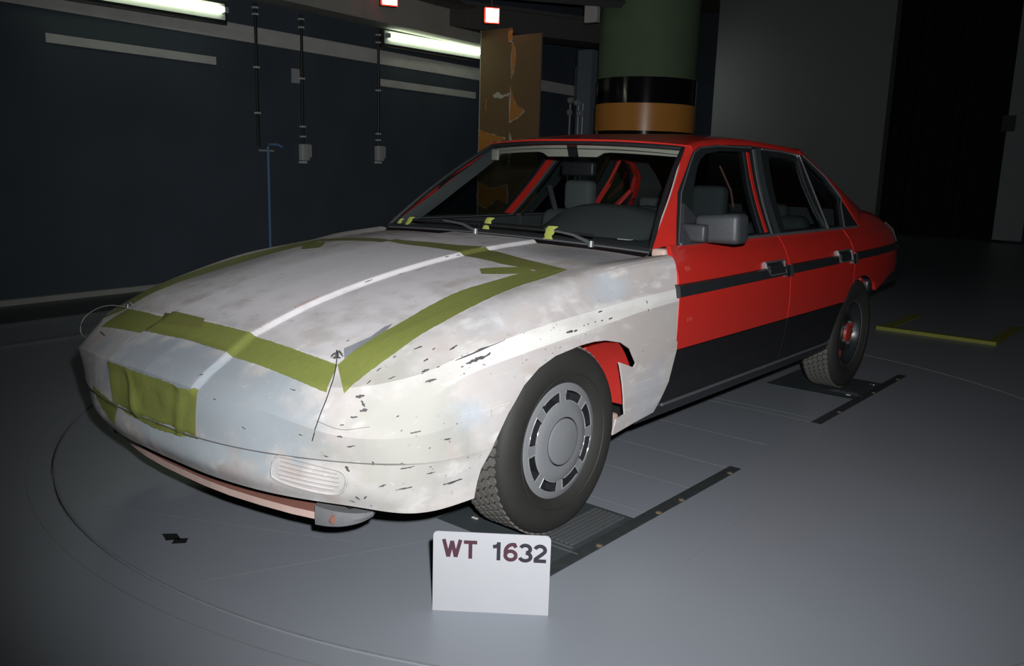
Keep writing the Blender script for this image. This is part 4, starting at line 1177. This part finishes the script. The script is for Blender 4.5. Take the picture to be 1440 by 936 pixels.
for sgn in (1, -1):
    # front: full wheel cover with eight slots
    w = empty('front_wheel', (sgn * .795, 0, .315), car)
    tyre(w, sgn)
    N8 = 8; cov = MB(); well = MB()
    # outer ring, inner disc, and the bridges between the slots
    cov.lathe([(.060, .198), (.074, .1985), (.079, .192), (.081, .180), (.083, .171)], (0, 0, 0), 'x', 96, sgn)
    cov.lathe([(.083, .134), (.087, .128), (.090, .10), (.091, .082)], (0, 0, 0), 'x', 96, sgn)
    for k in range(N8):
        ac = 2 * PI * k / N8; hw = math.radians(6.0)
        A = [ac - hw + 2 * hw * i / 4 for i in range(5)]
        g_ = [[(sgn * .083, r_ * math.cos(a), r_ * math.sin(a)) for r_ in (.171, .134)] for a in A]
        cov.grid(g_, flip=sgn < 0)
        for a in (A[0], A[-1]):
            well.grid([[(sgn * x, r_ * math.cos(a), r_ * math.sin(a)) for r_ in (.171, .134)] for x in (.083, .040)])
    well.lathe([(.083, .171), (.040, .171)], (0, 0, 0), 'x', 96, sgn).lathe([(.083, .134), (.040, .134)], (0, 0, 0), 'x', 96, sgn)
    well.lathe([(.0405, .120), (.0405, .185)], (0, 0, 0), 'x', 48, sgn)
    well.build('slot_well', M['rubber'], w, recalc=False, smooth=False)  # walls coloured black to stand in for shade inside the slots
    cov.build('wheel_cover', M['cover'], w, angle=40, recalc=False)
    for k in range(N8):
        ac = 2 * PI * (k + .5) / N8; hw = math.radians(16.3)
        pts = []
        for i in range(9): a = ac - hw + 2 * hw * i / 8; pts.append((sgn * .0835, .1695 * math.cos(a), .1695 * math.sin(a)))
        for i in range(9): a = ac + hw - 2 * hw * i / 8; pts.append((sgn * .0835, .1355 * math.cos(a), .1355 * math.sin(a)))
        MB().tube(pts + [pts[0]], .0017, 5, cap=False).build('slot_edge', M['slot_rim'], w)
    MB().lathe([(.088, .0775), (.094, .0765), (.096, .070), (.097, .0005)], (0, 0, 0), 'x', 64, sgn).build('centre_cap', M['cover'], w)
    MB().lathe([(.0905, .0815), (.0912, .0795), (.0880, .0775)], (0, 0, 0), 'x', 64, sgn).build('cap_groove', M['rubber'], w)
    # rear: bare rim
    w = empty('rear_wheel', (sgn * .795, 2.752, .315), car)
    tyre(w, sgn)
    MB().lathe([(.072, .190), (.078, .186), (.074, .176), (.055, .166), (.030, .160)], (0, 0, 0), 'x', 64, sgn).build('rim', M['frame'], w)
    MB().lathe([(.079, .188), (.082, .1855), (.079, .183)], (0, 0, 0), 'x', 64, sgn).build('rim_ring', M['chrome'], w)
    MB().lathe([(.030, .160), (.022, .140), (.045, .110), (.050, .075), (.060, .070), (.060, .0005)], (0, 0, 0), 'x', 48, sgn).build('rim_dish', M['rubber'], w)
    for k in range(6):
        a = k * PI / 3 + .2
        MB().lathe([(.044, .001), (.046, .022), (.05, .022), (.052, .001)], (0, .125 * math.cos(a), .125 * math.sin(a)), 'x', 10, sgn).build('vent_hole', M['dark'] if k % 2 else M['redhub'], w)
    MB().lathe([(.058, .055), (.075, .050), (.078, .001)], (0, 0, 0), 'x', 24, sgn).build('hub_cap', M['redhub'], w)
    for k in range(5):
        a = k * 2 * PI / 5
        MB().lathe([(.06, .009), (.074, .009), (.074, .001)], (0, .062 * math.cos(a), .062 * math.sin(a)), 'x', 6, sgn).build('wheel_nut', M['dullmetal'], w, smooth=False)

# @@DECALS
# points on the clay surface (x, y, z in metres)
PTS = {
    'T1u': [(-0.5861, -0.6938, 0.6347), (-0.2805, -0.7291, 0.6525), (-0.2651, -0.722, 0.6574), (-0.013, -0.7271, 0.6735), (0.2344, -0.7204, 0.67), (0.3849, -0.7108, 0.654), (0.5094, -0.7044, 0.6428), (0.6046, -0.6925, 0.6315)],
    'T1l': [(-0.6044, -0.7834, 0.5774), (-0.2803, -0.8087, 0.6065), (-0.0888, -0.8161, 0.627), (0.0342, -0.8117, 0.6303), (0.2269, -0.8095, 0.6266), (0.3921, -0.7919, 0.6067), (0.5332, -0.7836, 0.5924), (0.6532, -0.7695, 0.5752)],
    'T1b_u': [(-0.2895, -0.7092, 0.6615), (-0.0268, -0.7174, 0.6778)],
    'T1b_l': [(-0.2206, -0.7744, 0.6432), (0.017, -0.7555, 0.6583)],
    'T2i': [(0.6046, -0.6925, 0.6315), (0.6042, -0.6284, 0.6635), (0.6047, -0.5895, 0.6787), (0.6018, -0.5332, 0.6979), (0.6008, -0.454, 0.7197), (0.5836, -0.3282, 0.7511), (0.5726, -0.1669, 0.786), (0.5882, -0.0358, 0.8069), (0.5975, 0.0823, 0.8225), (0.6236, 0.2069, 0.8357)],
    'T2o': [(0.6993, -0.7465, 0.5774), (0.7033, -0.6997, 0.6072), (0.7048, -0.6632, 0.6252), (0.7096, -0.6212, 0.6453), (0.7123, -0.5654, 0.6697), (0.7078, -0.4414, 0.7121), (0.7032, -0.2639, 0.7574), (0.6984, -0.0313, 0.8022), (0.7026, 0.1058, 0.8196), (0.6926, 0.2477, 0.8359)],
    'T3u': [(-0.4059, 0.342, 0.8594), (-0.1964, 0.286, 0.872), (-0.0378, 0.303, 0.8734), (0.1228, 0.308, 0.8738), (0.2551, 0.3421, 0.8624), (0.3953, 0.304, 0.857), (0.509, 0.2763, 0.8506), (0.6897, 0.2558, 0.837)],
    'T3l': [(-0.3207, 0.2669, 0.8557), (-0.1186, 0.2138, 0.8655), (0.0338, 0.2123, 0.8653), (0.1619, 0.2003, 0.8642), (0.2912, 0.1927, 0.8491), (0.3971, 0.1808, 0.8451), (0.4835, 0.1673, 0.84), (0.6736, 0.1827, 0.8301)],
    'T5u': [(0.4472, 0.0655, 0.8291), (0.4871, 0.1166, 0.8337), (0.5659, 0.1868, 0.8378)],
    'T5l': [(0.4997, 0.0166, 0.8199), (0.5467, 0.0481, 0.8216), (0.6383, 0.1365, 0.8263)],
    'T7t': [(-0.2473, -0.9331, 0.5381), (-0.1276, -0.9388, 0.5422), (-0.04, -0.9403, 0.5409), (0.0693, -0.9397, 0.5406), (0.1699, -0.9373, 0.5386), (0.2735, -0.9198, 0.5371)],
    'T7b': [(-0.2105, -0.9397, 0.4146), (-0.1557, -0.9312, 0.3889), (-0.0633, -0.9324, 0.3832), (0.0205, -0.9332, 0.3789), (0.1222, -0.9317, 0.3823), (0.2725, -0.9263, 0.397)],
    'T8t': [(-0.4012, -0.9143, 0.4258), (-0.321, -0.9284, 0.4193), (-0.2554, -0.9366, 0.4133), (-0.1945, -0.941, 0.4063)],
    'T8b': [(-0.3998, -0.9056, 0.385), (-0.3395, -0.9162, 0.3622), (-0.2847, -0.9223, 0.3407), (-0.2415, -0.923, 0.3236)],
    'gray': [(0.5657, -0.6377, 0.6649), (0.5762, -0.6048, 0.6764), (0.5894, -0.5495, 0.694), (0.5767, -0.497, 0.7108), (0.5824, -0.4656, 0.7185), (0.5967, -0.5011, 0.7078), (0.6084, -0.5526, 0.6909), (0.6057, -0.6167, 0.6683), (0.6026, -0.6681, 0.6446)],
    'TSo': [(0.5358, -0.8661, 0.3361), (0.5403, -0.866, 0.372), (0.5585, -0.8599, 0.3973), (0.6158, -0.8369, 0.3957), (0.681, -0.8048, 0.3858), (0.7199, -0.7811, 0.3776), (0.7318, -0.7717, 0.3621), (0.7314, -0.7692, 0.3393), (0.7153, -0.7731, 0.3138), (0.6863, -0.7862, 0.3044), (0.6247, -0.8219, 0.3108), (0.5591, -0.8552, 0.3249), (0.5358, -0.8661, 0.3361)],
    'TSr1': [(0.5662, -0.8565, 0.3862), (0.7128, -0.785, 0.3688)],
    'TSr2': [(0.5616, -0.8581, 0.3733), (0.7153, -0.7824, 0.3567)],
    'TSr3': [(0.5592, -0.859, 0.3607), (0.716, -0.7807, 0.3443)],
    'TSr4': [(0.5563, -0.8596, 0.3479), (0.7127, -0.7806, 0.3313)],
    'TSr5': [(0.5592, -0.8573, 0.3357), (0.7003, -0.7852, 0.3191)],
    'pinL': [(0.5799, -0.6749, 0.646)],
    'pinR': [(-0.6142, -0.6797, 0.6362)],
    'twine': [(0.5843, -0.6785, 0.6432), (0.6133, -0.707, 0.6222), (0.6474, -0.7469, 0.5952), (0.6634, -0.7767, 0.5642), (0.6764, -0.8109, 0.5246), (0.6864, -0.8353, 0.4931), (0.6731, -0.8337, 0.4623)],
    'pencil1': [(0.676, -0.8224, 0.5133), (0.7446, -0.7953, 0.4992), (0.7932, -0.7402, 0.5057)],
    'seamF': [(0.8873, -0.5142, 0.5058), (0.8961, -0.4061, 0.504), (0.8989, -0.2927, 0.5055)],
    'seamB': [(0.344, -0.9249, 0.4215), (0.4507, -0.9035, 0.4165), (0.5427, -0.8757, 0.4115), (0.6352, -0.8282, 0.3943)],
    'ridge_dark': [(-0.2777, -0.8101, 0.6058), (-0.2168, -0.8851, 0.585), (-0.2315, -0.926, 0.5536)],
    'arrow': [(0.2156, -0.5514, 0.7284), (0.2159, -0.5062, 0.7414), (0.2127, -0.453, 0.7554)],
}
CHIPS = [
    ((0.8455, -0.4739, 0.6514), (0.8578, -0.2749, 0.685), 0.006),
    ((0.8583, -0.4437, 0.6407), (0.8644, -0.3998, 0.6452), 0.01),
    ((0.8612, -0.4085, 0.648), (0.8661, -0.3623, 0.6522), 0.0121),
    ((0.8656, -0.3648, 0.6525), (0.865, -0.3457, 0.658), 0.0082),
    ((0.7411, -0.5327, 0.6757), (0.7506, -0.5087, 0.682), 0.008),
    ((0.81, -0.4604, 0.6742), (0.809, -0.4275, 0.6838), 0.008),
    ((0.7803, -0.4986, 0.675), (0.7797, -0.4868, 0.6793), 0.006),
    ((0.7935, -0.5447, 0.6516), (0.7946, -0.5293, 0.6575), 0.0079),
    ((0.8157, -0.5742, 0.6301), (0.8242, -0.5528, 0.6361), 0.0097),
    ((0.8313, -0.5756, 0.6052), (0.8437, -0.5444, 0.6101), 0.0078),
    ((0.7651, -0.6503, 0.614), (0.7744, -0.6304, 0.6202), 0.0058),
    ((0.7279, -0.7329, 0.5726), (0.7447, -0.7153, 0.5765), 0.0116),
    ((0.7445, -0.7275, 0.565), (0.76, -0.7285, 0.5508), 0.0077),
    ((0.7565, -0.7427, 0.5412), (0.7688, -0.7263, 0.5443), 0.0096),
    ((0.7201, -0.5912, 0.6566), (0.7204, -0.5809, 0.6611), 0.006),
    ((0.7468, -0.766, 0.5274), (0.76, -0.753, 0.5284), 0.0066),
    ((0.7432, -0.8084, 0.4844), (0.756, -0.8, 0.4834), 0.0057),
    ((0.8847, -0.0065, 0.6755), (0.8856, 0.0306, 0.6778), 0.0101),
    ((0.887, 0.0327, 0.6754), (0.8869, 0.0522, 0.6775), 0.0091),
    ((0.8878, 0.2308, 0.6916), (0.8871, 0.2533, 0.695), 0.0072),
    ((0.8845, 0.1513, 0.6909), (0.8842, 0.16, 0.6922), 0.0047),
    ((0.8857, 0.187, 0.6916), (0.8858, 0.1995, 0.6926), 0.0048),
    ((0.8839, 0.1114, 0.6885), (0.8836, 0.1199, 0.6898), 0.0047),
    ((0.8837, 0.0876, 0.6867), (0.8834, 0.096, 0.688), 0.0046),
    ((0.8791, 0.484, 0.7308), (0.8846, 0.4812, 0.7188), 0.0064),
    ((0.8923, 0.4753, 0.7023), (0.8938, 0.4788, 0.6918), 0.0064),
    ((0.8713, 0.1891, 0.7184), (0.8714, 0.2142, 0.7205), 0.0059),
    ((0.8588, -0.6563, 0.4841), (0.8697, -0.6275, 0.4861), 0.0057),
    ((0.7359, -0.7928, 0.5084), (0.7437, -0.785, 0.5103), 0.0047),
    ((0.8395, -0.6734, 0.3842), (0.8606, -0.6413, 0.3893), 0.0058),
    ((0.8785, -0.5487, 0.3162), (0.886, -0.4788, 0.316), 0.009),
    ((0.8292, -0.6713, 0.3224), (0.8505, -0.6388, 0.3273), 0.0059),
    ((0.7337, -0.773, 0.391), (0.7405, -0.7667, 0.3751), 0.0097),
    ((0.7431, -0.7473, 0.3019), (0.7473, -0.736, 0.2896), 0.0079),
    ((0.7217, -0.7493, 0.2843), (0.7312, -0.7374, 0.2773), 0.006),
    ((0.7582, -0.7303, 0.2931), (0.7681, -0.7288, 0.3036), 0.0059),
    ((-0.5772, -0.8018, 0.5681), (-0.4868, -0.8268, 0.5695), 0.0069),
    ((0.5418, -0.6102, 0.6781), (0.5452, -0.5998, 0.6814), 0.0063),
    ((0.7983, -0.7373, 0.412), (0.7994, -0.7309, 0.4028), 0.0058),
    ((0.8892, -0.5598, 0.4512), (0.8919, -0.5346, 0.4501), 0.0059),
    ((0.8913, -0.5423, 0.4456), (0.8919, -0.5371, 0.4384), 0.0039),
    ((0.8978, -0.3397, 0.3544), (0.8977, -0.3268, 0.3534), 0.0042),
    ((0.7313, -0.6963, 0.6019), (0.7293, -0.6795, 0.6105), 0.0048),
    ((0.7194, -0.6505, 0.6277), (0.7198, -0.6354, 0.6353), 0.0049),
    ((0.758, -0.7877, 0.4538), (0.777, -0.7749, 0.4592), 0.0057),
    ((0.7976, -0.7118, 0.3332), (0.8112, -0.6986, 0.3393), 0.0059),
    ((0.8714, -0.6059, 0.3606), (0.8792, -0.5809, 0.3622), 0.0049),
    ((0.4012, -0.7474, 0.6325), (0.42, -0.7462, 0.6312), 0.0042),
    ((0.5423, -0.8071, 0.5721), (0.5619, -0.8028, 0.5711), 0.004),
    ((0.2416, -0.9017, 0.5719), (0.2484, -0.8921, 0.5757), 0.0043),
    ((0.234, 0.1108, 0.8502), (0.2347, 0.129, 0.8518), 0.0053),
    ((0.2376, 0.1681, 0.8538), (0.2394, 0.1857, 0.8542), 0.0053),
    ((0.255, -0.1432, 0.8044), (0.247, -0.1156, 0.809), 0.005),
    ((0.234, -0.2762, 0.7884), (0.234, -0.2415, 0.7952), 0.0049),
    ((0.2692, -0.0717, 0.8155), (0.2575, -0.0077, 0.825), 0.0037),
    ((0.3387, -0.9175, 0.5266), (0.3503, -0.9159, 0.5245), 0.0042),
    ((0.4487, -0.9006, 0.4644), (0.4636, -0.8971, 0.4608), 0.0041),
    ((-0.0996, -0.809, 0.6298), (-0.1034, -0.7996, 0.6326), 0.0049),
    ((0.634, -0.8488, 0.4745), (0.6468, -0.8446, 0.4725), 0.0039),
    ((0.6947, -0.815, 0.4216), (0.7065, -0.8079, 0.4188), 0.0039),
]
LOOP = [(-0.555, -0.71, 0.648), (-0.674, -0.71, 0.641), (-0.762, -0.72, 0.62), (-0.838, -0.73, 0.584), (-0.868, -0.74, 0.548), (-0.85, -0.75, 0.516), (-0.788, -0.76, 0.507)]

# ---------------- everything taped, tied and worn on the clay nose
def on_clay(p, off):
    loc, n_, i, d = CLAYBV.find_nearest(Vector(p))
    if n_.dot(loc - Vector((0, .45, .35))) < 0: n_ = -n_
    return np.array(loc + n_ * off), np.array(n_)


def drape(nm, A, B, material, off=.0016, nu=40, nv=12, rag=.0, wrinkle=None, mirror=False):
    A, B = resample(hermite(A, 6), nu), resample(hermite(B, 6), nu)
    if mirror:
        A = A * [-1, 1, 1]; B = B * [-1, 1, 1]
    g_ = []
    for i, (a, b) in enumerate(zip(A, B)):
        ra, rb_ = random.uniform(-rag, rag), random.uniform(-rag, rag); row = []
        for j in range(nv):
            t = j / (nv - 1); t2 = ra + t * (1 + rb_ - ra)
            p, n_ = on_clay(a * (1 - t2) + b * t2, off)
            if wrinkle: p = p + n_ * wrinkle(i / (nu - 1), t) * .65
            row.append(p)
        g_.append(row)
    return MB().grid(g_).build(nm, material, car, recalc=False, angle=60)


def wrinkle_grille(u, v):
    w = .003 + .004 * math.sin(u * 19 + v * 3) * math.sin(v * PI) + .003 * math.sin(u * 7 - v * 9) * math.sin(u * PI)
    w += .010 * math.exp(-((u - .27 - .06 * v) / .035) ** 2) * math.sin(v * PI) ** .5 + .009 * math.exp(-((u - .86 + .05 * v) / .05) ** 2) - .006 * math.exp(-((u - .58) / .16) ** 2 - ((v - .5) / .3) ** 2)
    return max(w, .0)


drape('masking_tape', PTS['T1u'], PTS['T1l'], M['tape'], nu=110, rag=.012, off=.0022)
drape('masking_tape', PTS['T1b_u'], PTS['T1b_l'], M['tapedark'], off=.0034, nu=14, nv=8)
for mr in (False, True): drape('masking_tape', PTS['T2i'], PTS['T2o'], M['tape'], nu=90, rag=.010, off=.0028, mirror=mr)
drape('masking_tape', PTS['T3u'], PTS['T3l'], M['tapedark'], nu=110, rag=.010, off=.0022)
drape('masking_tape', [(-.70, .27, .83)] + [tuple(np.array(p) * [1, 1, 1]) for p in PTS['T3u'][:2]], [(-.69, .20, .82)] + PTS['T3l'][:2], M['tapedark'], nu=24)
for mr in (False, True): drape('masking_tape', PTS['T5u'], PTS['T5l'], M['tape'], off=.0036, nu=16, mirror=mr)
drape('grille_tape', PTS['T7t'], PTS['T7b'], M['tape'], nu=48, nv=22, rag=.014, wrinkle=wrinkle_grille)
drape('bumper_tape', PTS['T8t'], PTS['T8b'], M['tape'], nu=20, nv=10, rag=.02, wrinkle=lambda u, v: .001 + .002 * math.sin(u * 9 + v * 4) ** 2)


def fan_patch(nm, pts, material, off):
    c = np.mean(np.array(pts), axis=0); ring = [on_clay(p, off)[0] for p in resample(list(pts) + [pts[0]], 36)[:-1]]; cc = on_clay(c, off)[0]
    k = len(ring); mid_ = [on_clay((r_ + cc) / 2, off)[0] for r_ in ring]
    return mesh_obj(nm, ring + mid_ + [cc], [(i, (i + 1) % k, k + (i + 1) % k, k + i) for i in range(k)] + [(k + i, k + (i + 1) % k, 2 * k) for i in range(k)], material, car)


# bare grey area with a torn pale rim beside the bonnet tape
gp = [np.array(p) for p in PTS['gray']]
fan_patch('bare_patch_rim', [p + np.array([random.uniform(-.004, .004), random.uniform(-.004, .004), 0]) + (p - np.mean(gp, axis=0)) * .06 for p in gp for _ in (0,)], M['stripe'], .0008)
fan_patch('bare_patch', gp, M['bare'], .0013)

# chips knocked through the filler, all one layer of marks
g = MB()
for a, b, w in CHIPS:
    a, b = np.array(a), np.array(b); n_ = on_clay((a + b) / 2, 0)[1]
    side_ = np.cross(b - a, n_); side_ /= (np.linalg.norm(side_) + 1e-9)
    k = 7; up_, lo_ = [], []
    for i in range(k):
        t = i / (k - 1); env = math.sin(PI * min(1, max(.12, t * .9 + .05))) ** .6
        c = a + (b - a) * t
        up_.append(on_clay(c + side_ * w * .5 * env * random.uniform(.35, 1.25), .0009)[0]); lo_.append(on_clay(c - side_ * w * .5 * env * random.uniform(.35, 1.25), .0009)[0])
    g.grid([up_, lo_])
tag(g.build('paint_chip', M['chip'], car, smooth=False, recalc=False), kind='stuff')
# small random chips along the fender crest and nose corner
g = MB()
for k in range(90):
    q = random.random()
    if q < .5: p0 = (.87, random.uniform(-.62, .1), random.uniform(.60, .72))
    elif q < .8: p0 = (random.uniform(.70, .9), random.uniform(-.72, -.45), random.uniform(.28, .60))
    else: p0 = (random.uniform(-.5, .6), random.uniform(-.7, .3), .8)
    p, n_ = on_clay(p0, .0008); r_ = random.uniform(.0008, .0030); t = np.cross(n_, (0.1, .97, .2)); t /= np.linalg.norm(t); bt = np.cross(n_, t)
    pts = [p + r_ * random.uniform(.5, 1.3) * (t * math.cos(a) * .6 + bt * math.sin(a) * 1.8) for a in np.linspace(0, 2 * PI, 7)[:-1]]
    g.add(pts, [tuple(range(6))])
tag(g.build('paint_speck', M['chip'], car, smooth=False, recalc=False), kind='stuff')


def clay_line(nm, pts, r, material, off=.0005, n_=24): return MB().tube([on_clay(p, off)[0] for p in resample(hermite(pts, 5), n_)], r, 5).build(nm, material, car)


clay_line('pencil_line', PTS['pencil1'], .0009, M['pencil'])
clay_line('scratch', PTS['seamF'], .0012, M['clay_light'])
MB().tube([tuple(p) for p in full[rb, mid - 125:mid + 112]], .0013, 5).build('panel_gap', M['pencil'], car)
clay_line('scratch', PTS['arrow'], .0013, M['pinkdark'])
# indicator moulded in the bumper
ind = MB().tube([on_clay(p, .002)[0] for p in resample(hermite(PTS['TSo'], 5), 60)], .0042, 6, cap=False).build('indicator_outline', M['clay'], car)
for k in range(1, 6): clay_line('indicator_rib', PTS['TSr%d' % k], .0032, M['clay'], off=.001)
# bonnet pins, with the cord tied to the left one and the wire loop on the right one
for nm, p in (('pinL', PTS['pinL'][0]), ('pinR', PTS['pinR'][0])):
    pn = empty('bonnet_pin', tuple(on_clay(p, 0)[0]), car); c = np.array(pn.location); iv = Matrix.Translation(-Vector(c))
    o = MB().lathe([(0, .012), (.002, .012), (.003, .006), (.014, .005), (.016, .001)], c, 'z', 12).build('pin_stud', M['dullmetal'], pn); o.matrix_parent_inverse = iv
    for a in (.3, 1.4, 2.5):
        d_ = np.array([math.cos(a), math.sin(a), 0])
        o = MB().tube([c + d_ * .020 + np.array([0, 0, .006]), c + d_ * .008 + np.array([0, 0, .020]), c - d_ * .010 + np.array([0, 0, .012]), c - d_ * .019 + np.array([0, 0, .004])], .0018, 5).build('pin_clip', M['chrome'] if a < 2 else M['wire'], pn); o.matrix_parent_inverse = iv
clay_line('black_cord', PTS['twine'], .0015, M['wire'], off=.002)
MB().tube(resample(hermite(LOOP, 6), 30), .0014, 5).build('wire_loop', M['lightwire'], car)
# lime tabs holding the windscreen
for x, y, z, w, hh in ((-.074, .70, .933, .042, .050), (.283, .685, .919, .050, .052), (-.594, .72, .912, .036, .036), (-.680, .735, .899, .028, .034)):
    g = []
    for i in range(5):
        t = i / 4; sx_ = [.10, -.06, .03, -.10, .12][i]; ww = w * [1.0, .80, .95, .85, 1.1][i]
        g.append([(x - ww / 2 + sx_ * w, y - .022 + .032 * t, z - hh * .45 + hh * t), (x + sx_ * w, y - .026 + .032 * t, z + .002 - hh * .45 + hh * t), (x + ww / 2 + sx_ * w, y - .022 + .032 * t, z - hh * .45 + hh * t + .001)])
    MB().grid(g).build('tape_tab', M['tabtape'], car, recalc=False)
# filler smeared over the foot of the left windscreen pillar, small pencil notes on the door
rounded_box('filler_lump', (.735, .735, .858), (.800, .800, .893), .012, M['pink'], car)
for (y, z) in ((.785, .822), (.775, .628)):
    for k in range(3): panel('door_mark', [(y + .014 * k, z - .009), (y + .014 * k, z + .009), (y + .014 * k + .008, z + .009), (y + .014 * k + .008, z - .009)], [[(y + .014 * k + .002, z - .006), (y + .014 * k + .002, z + .006), (y + .014 * k + .006, z + .006), (y + .014 * k + .006, z - .006)]], lambda a, b: xs(a, b) + .0008, .002, M['redhub'], car, 1, .5)
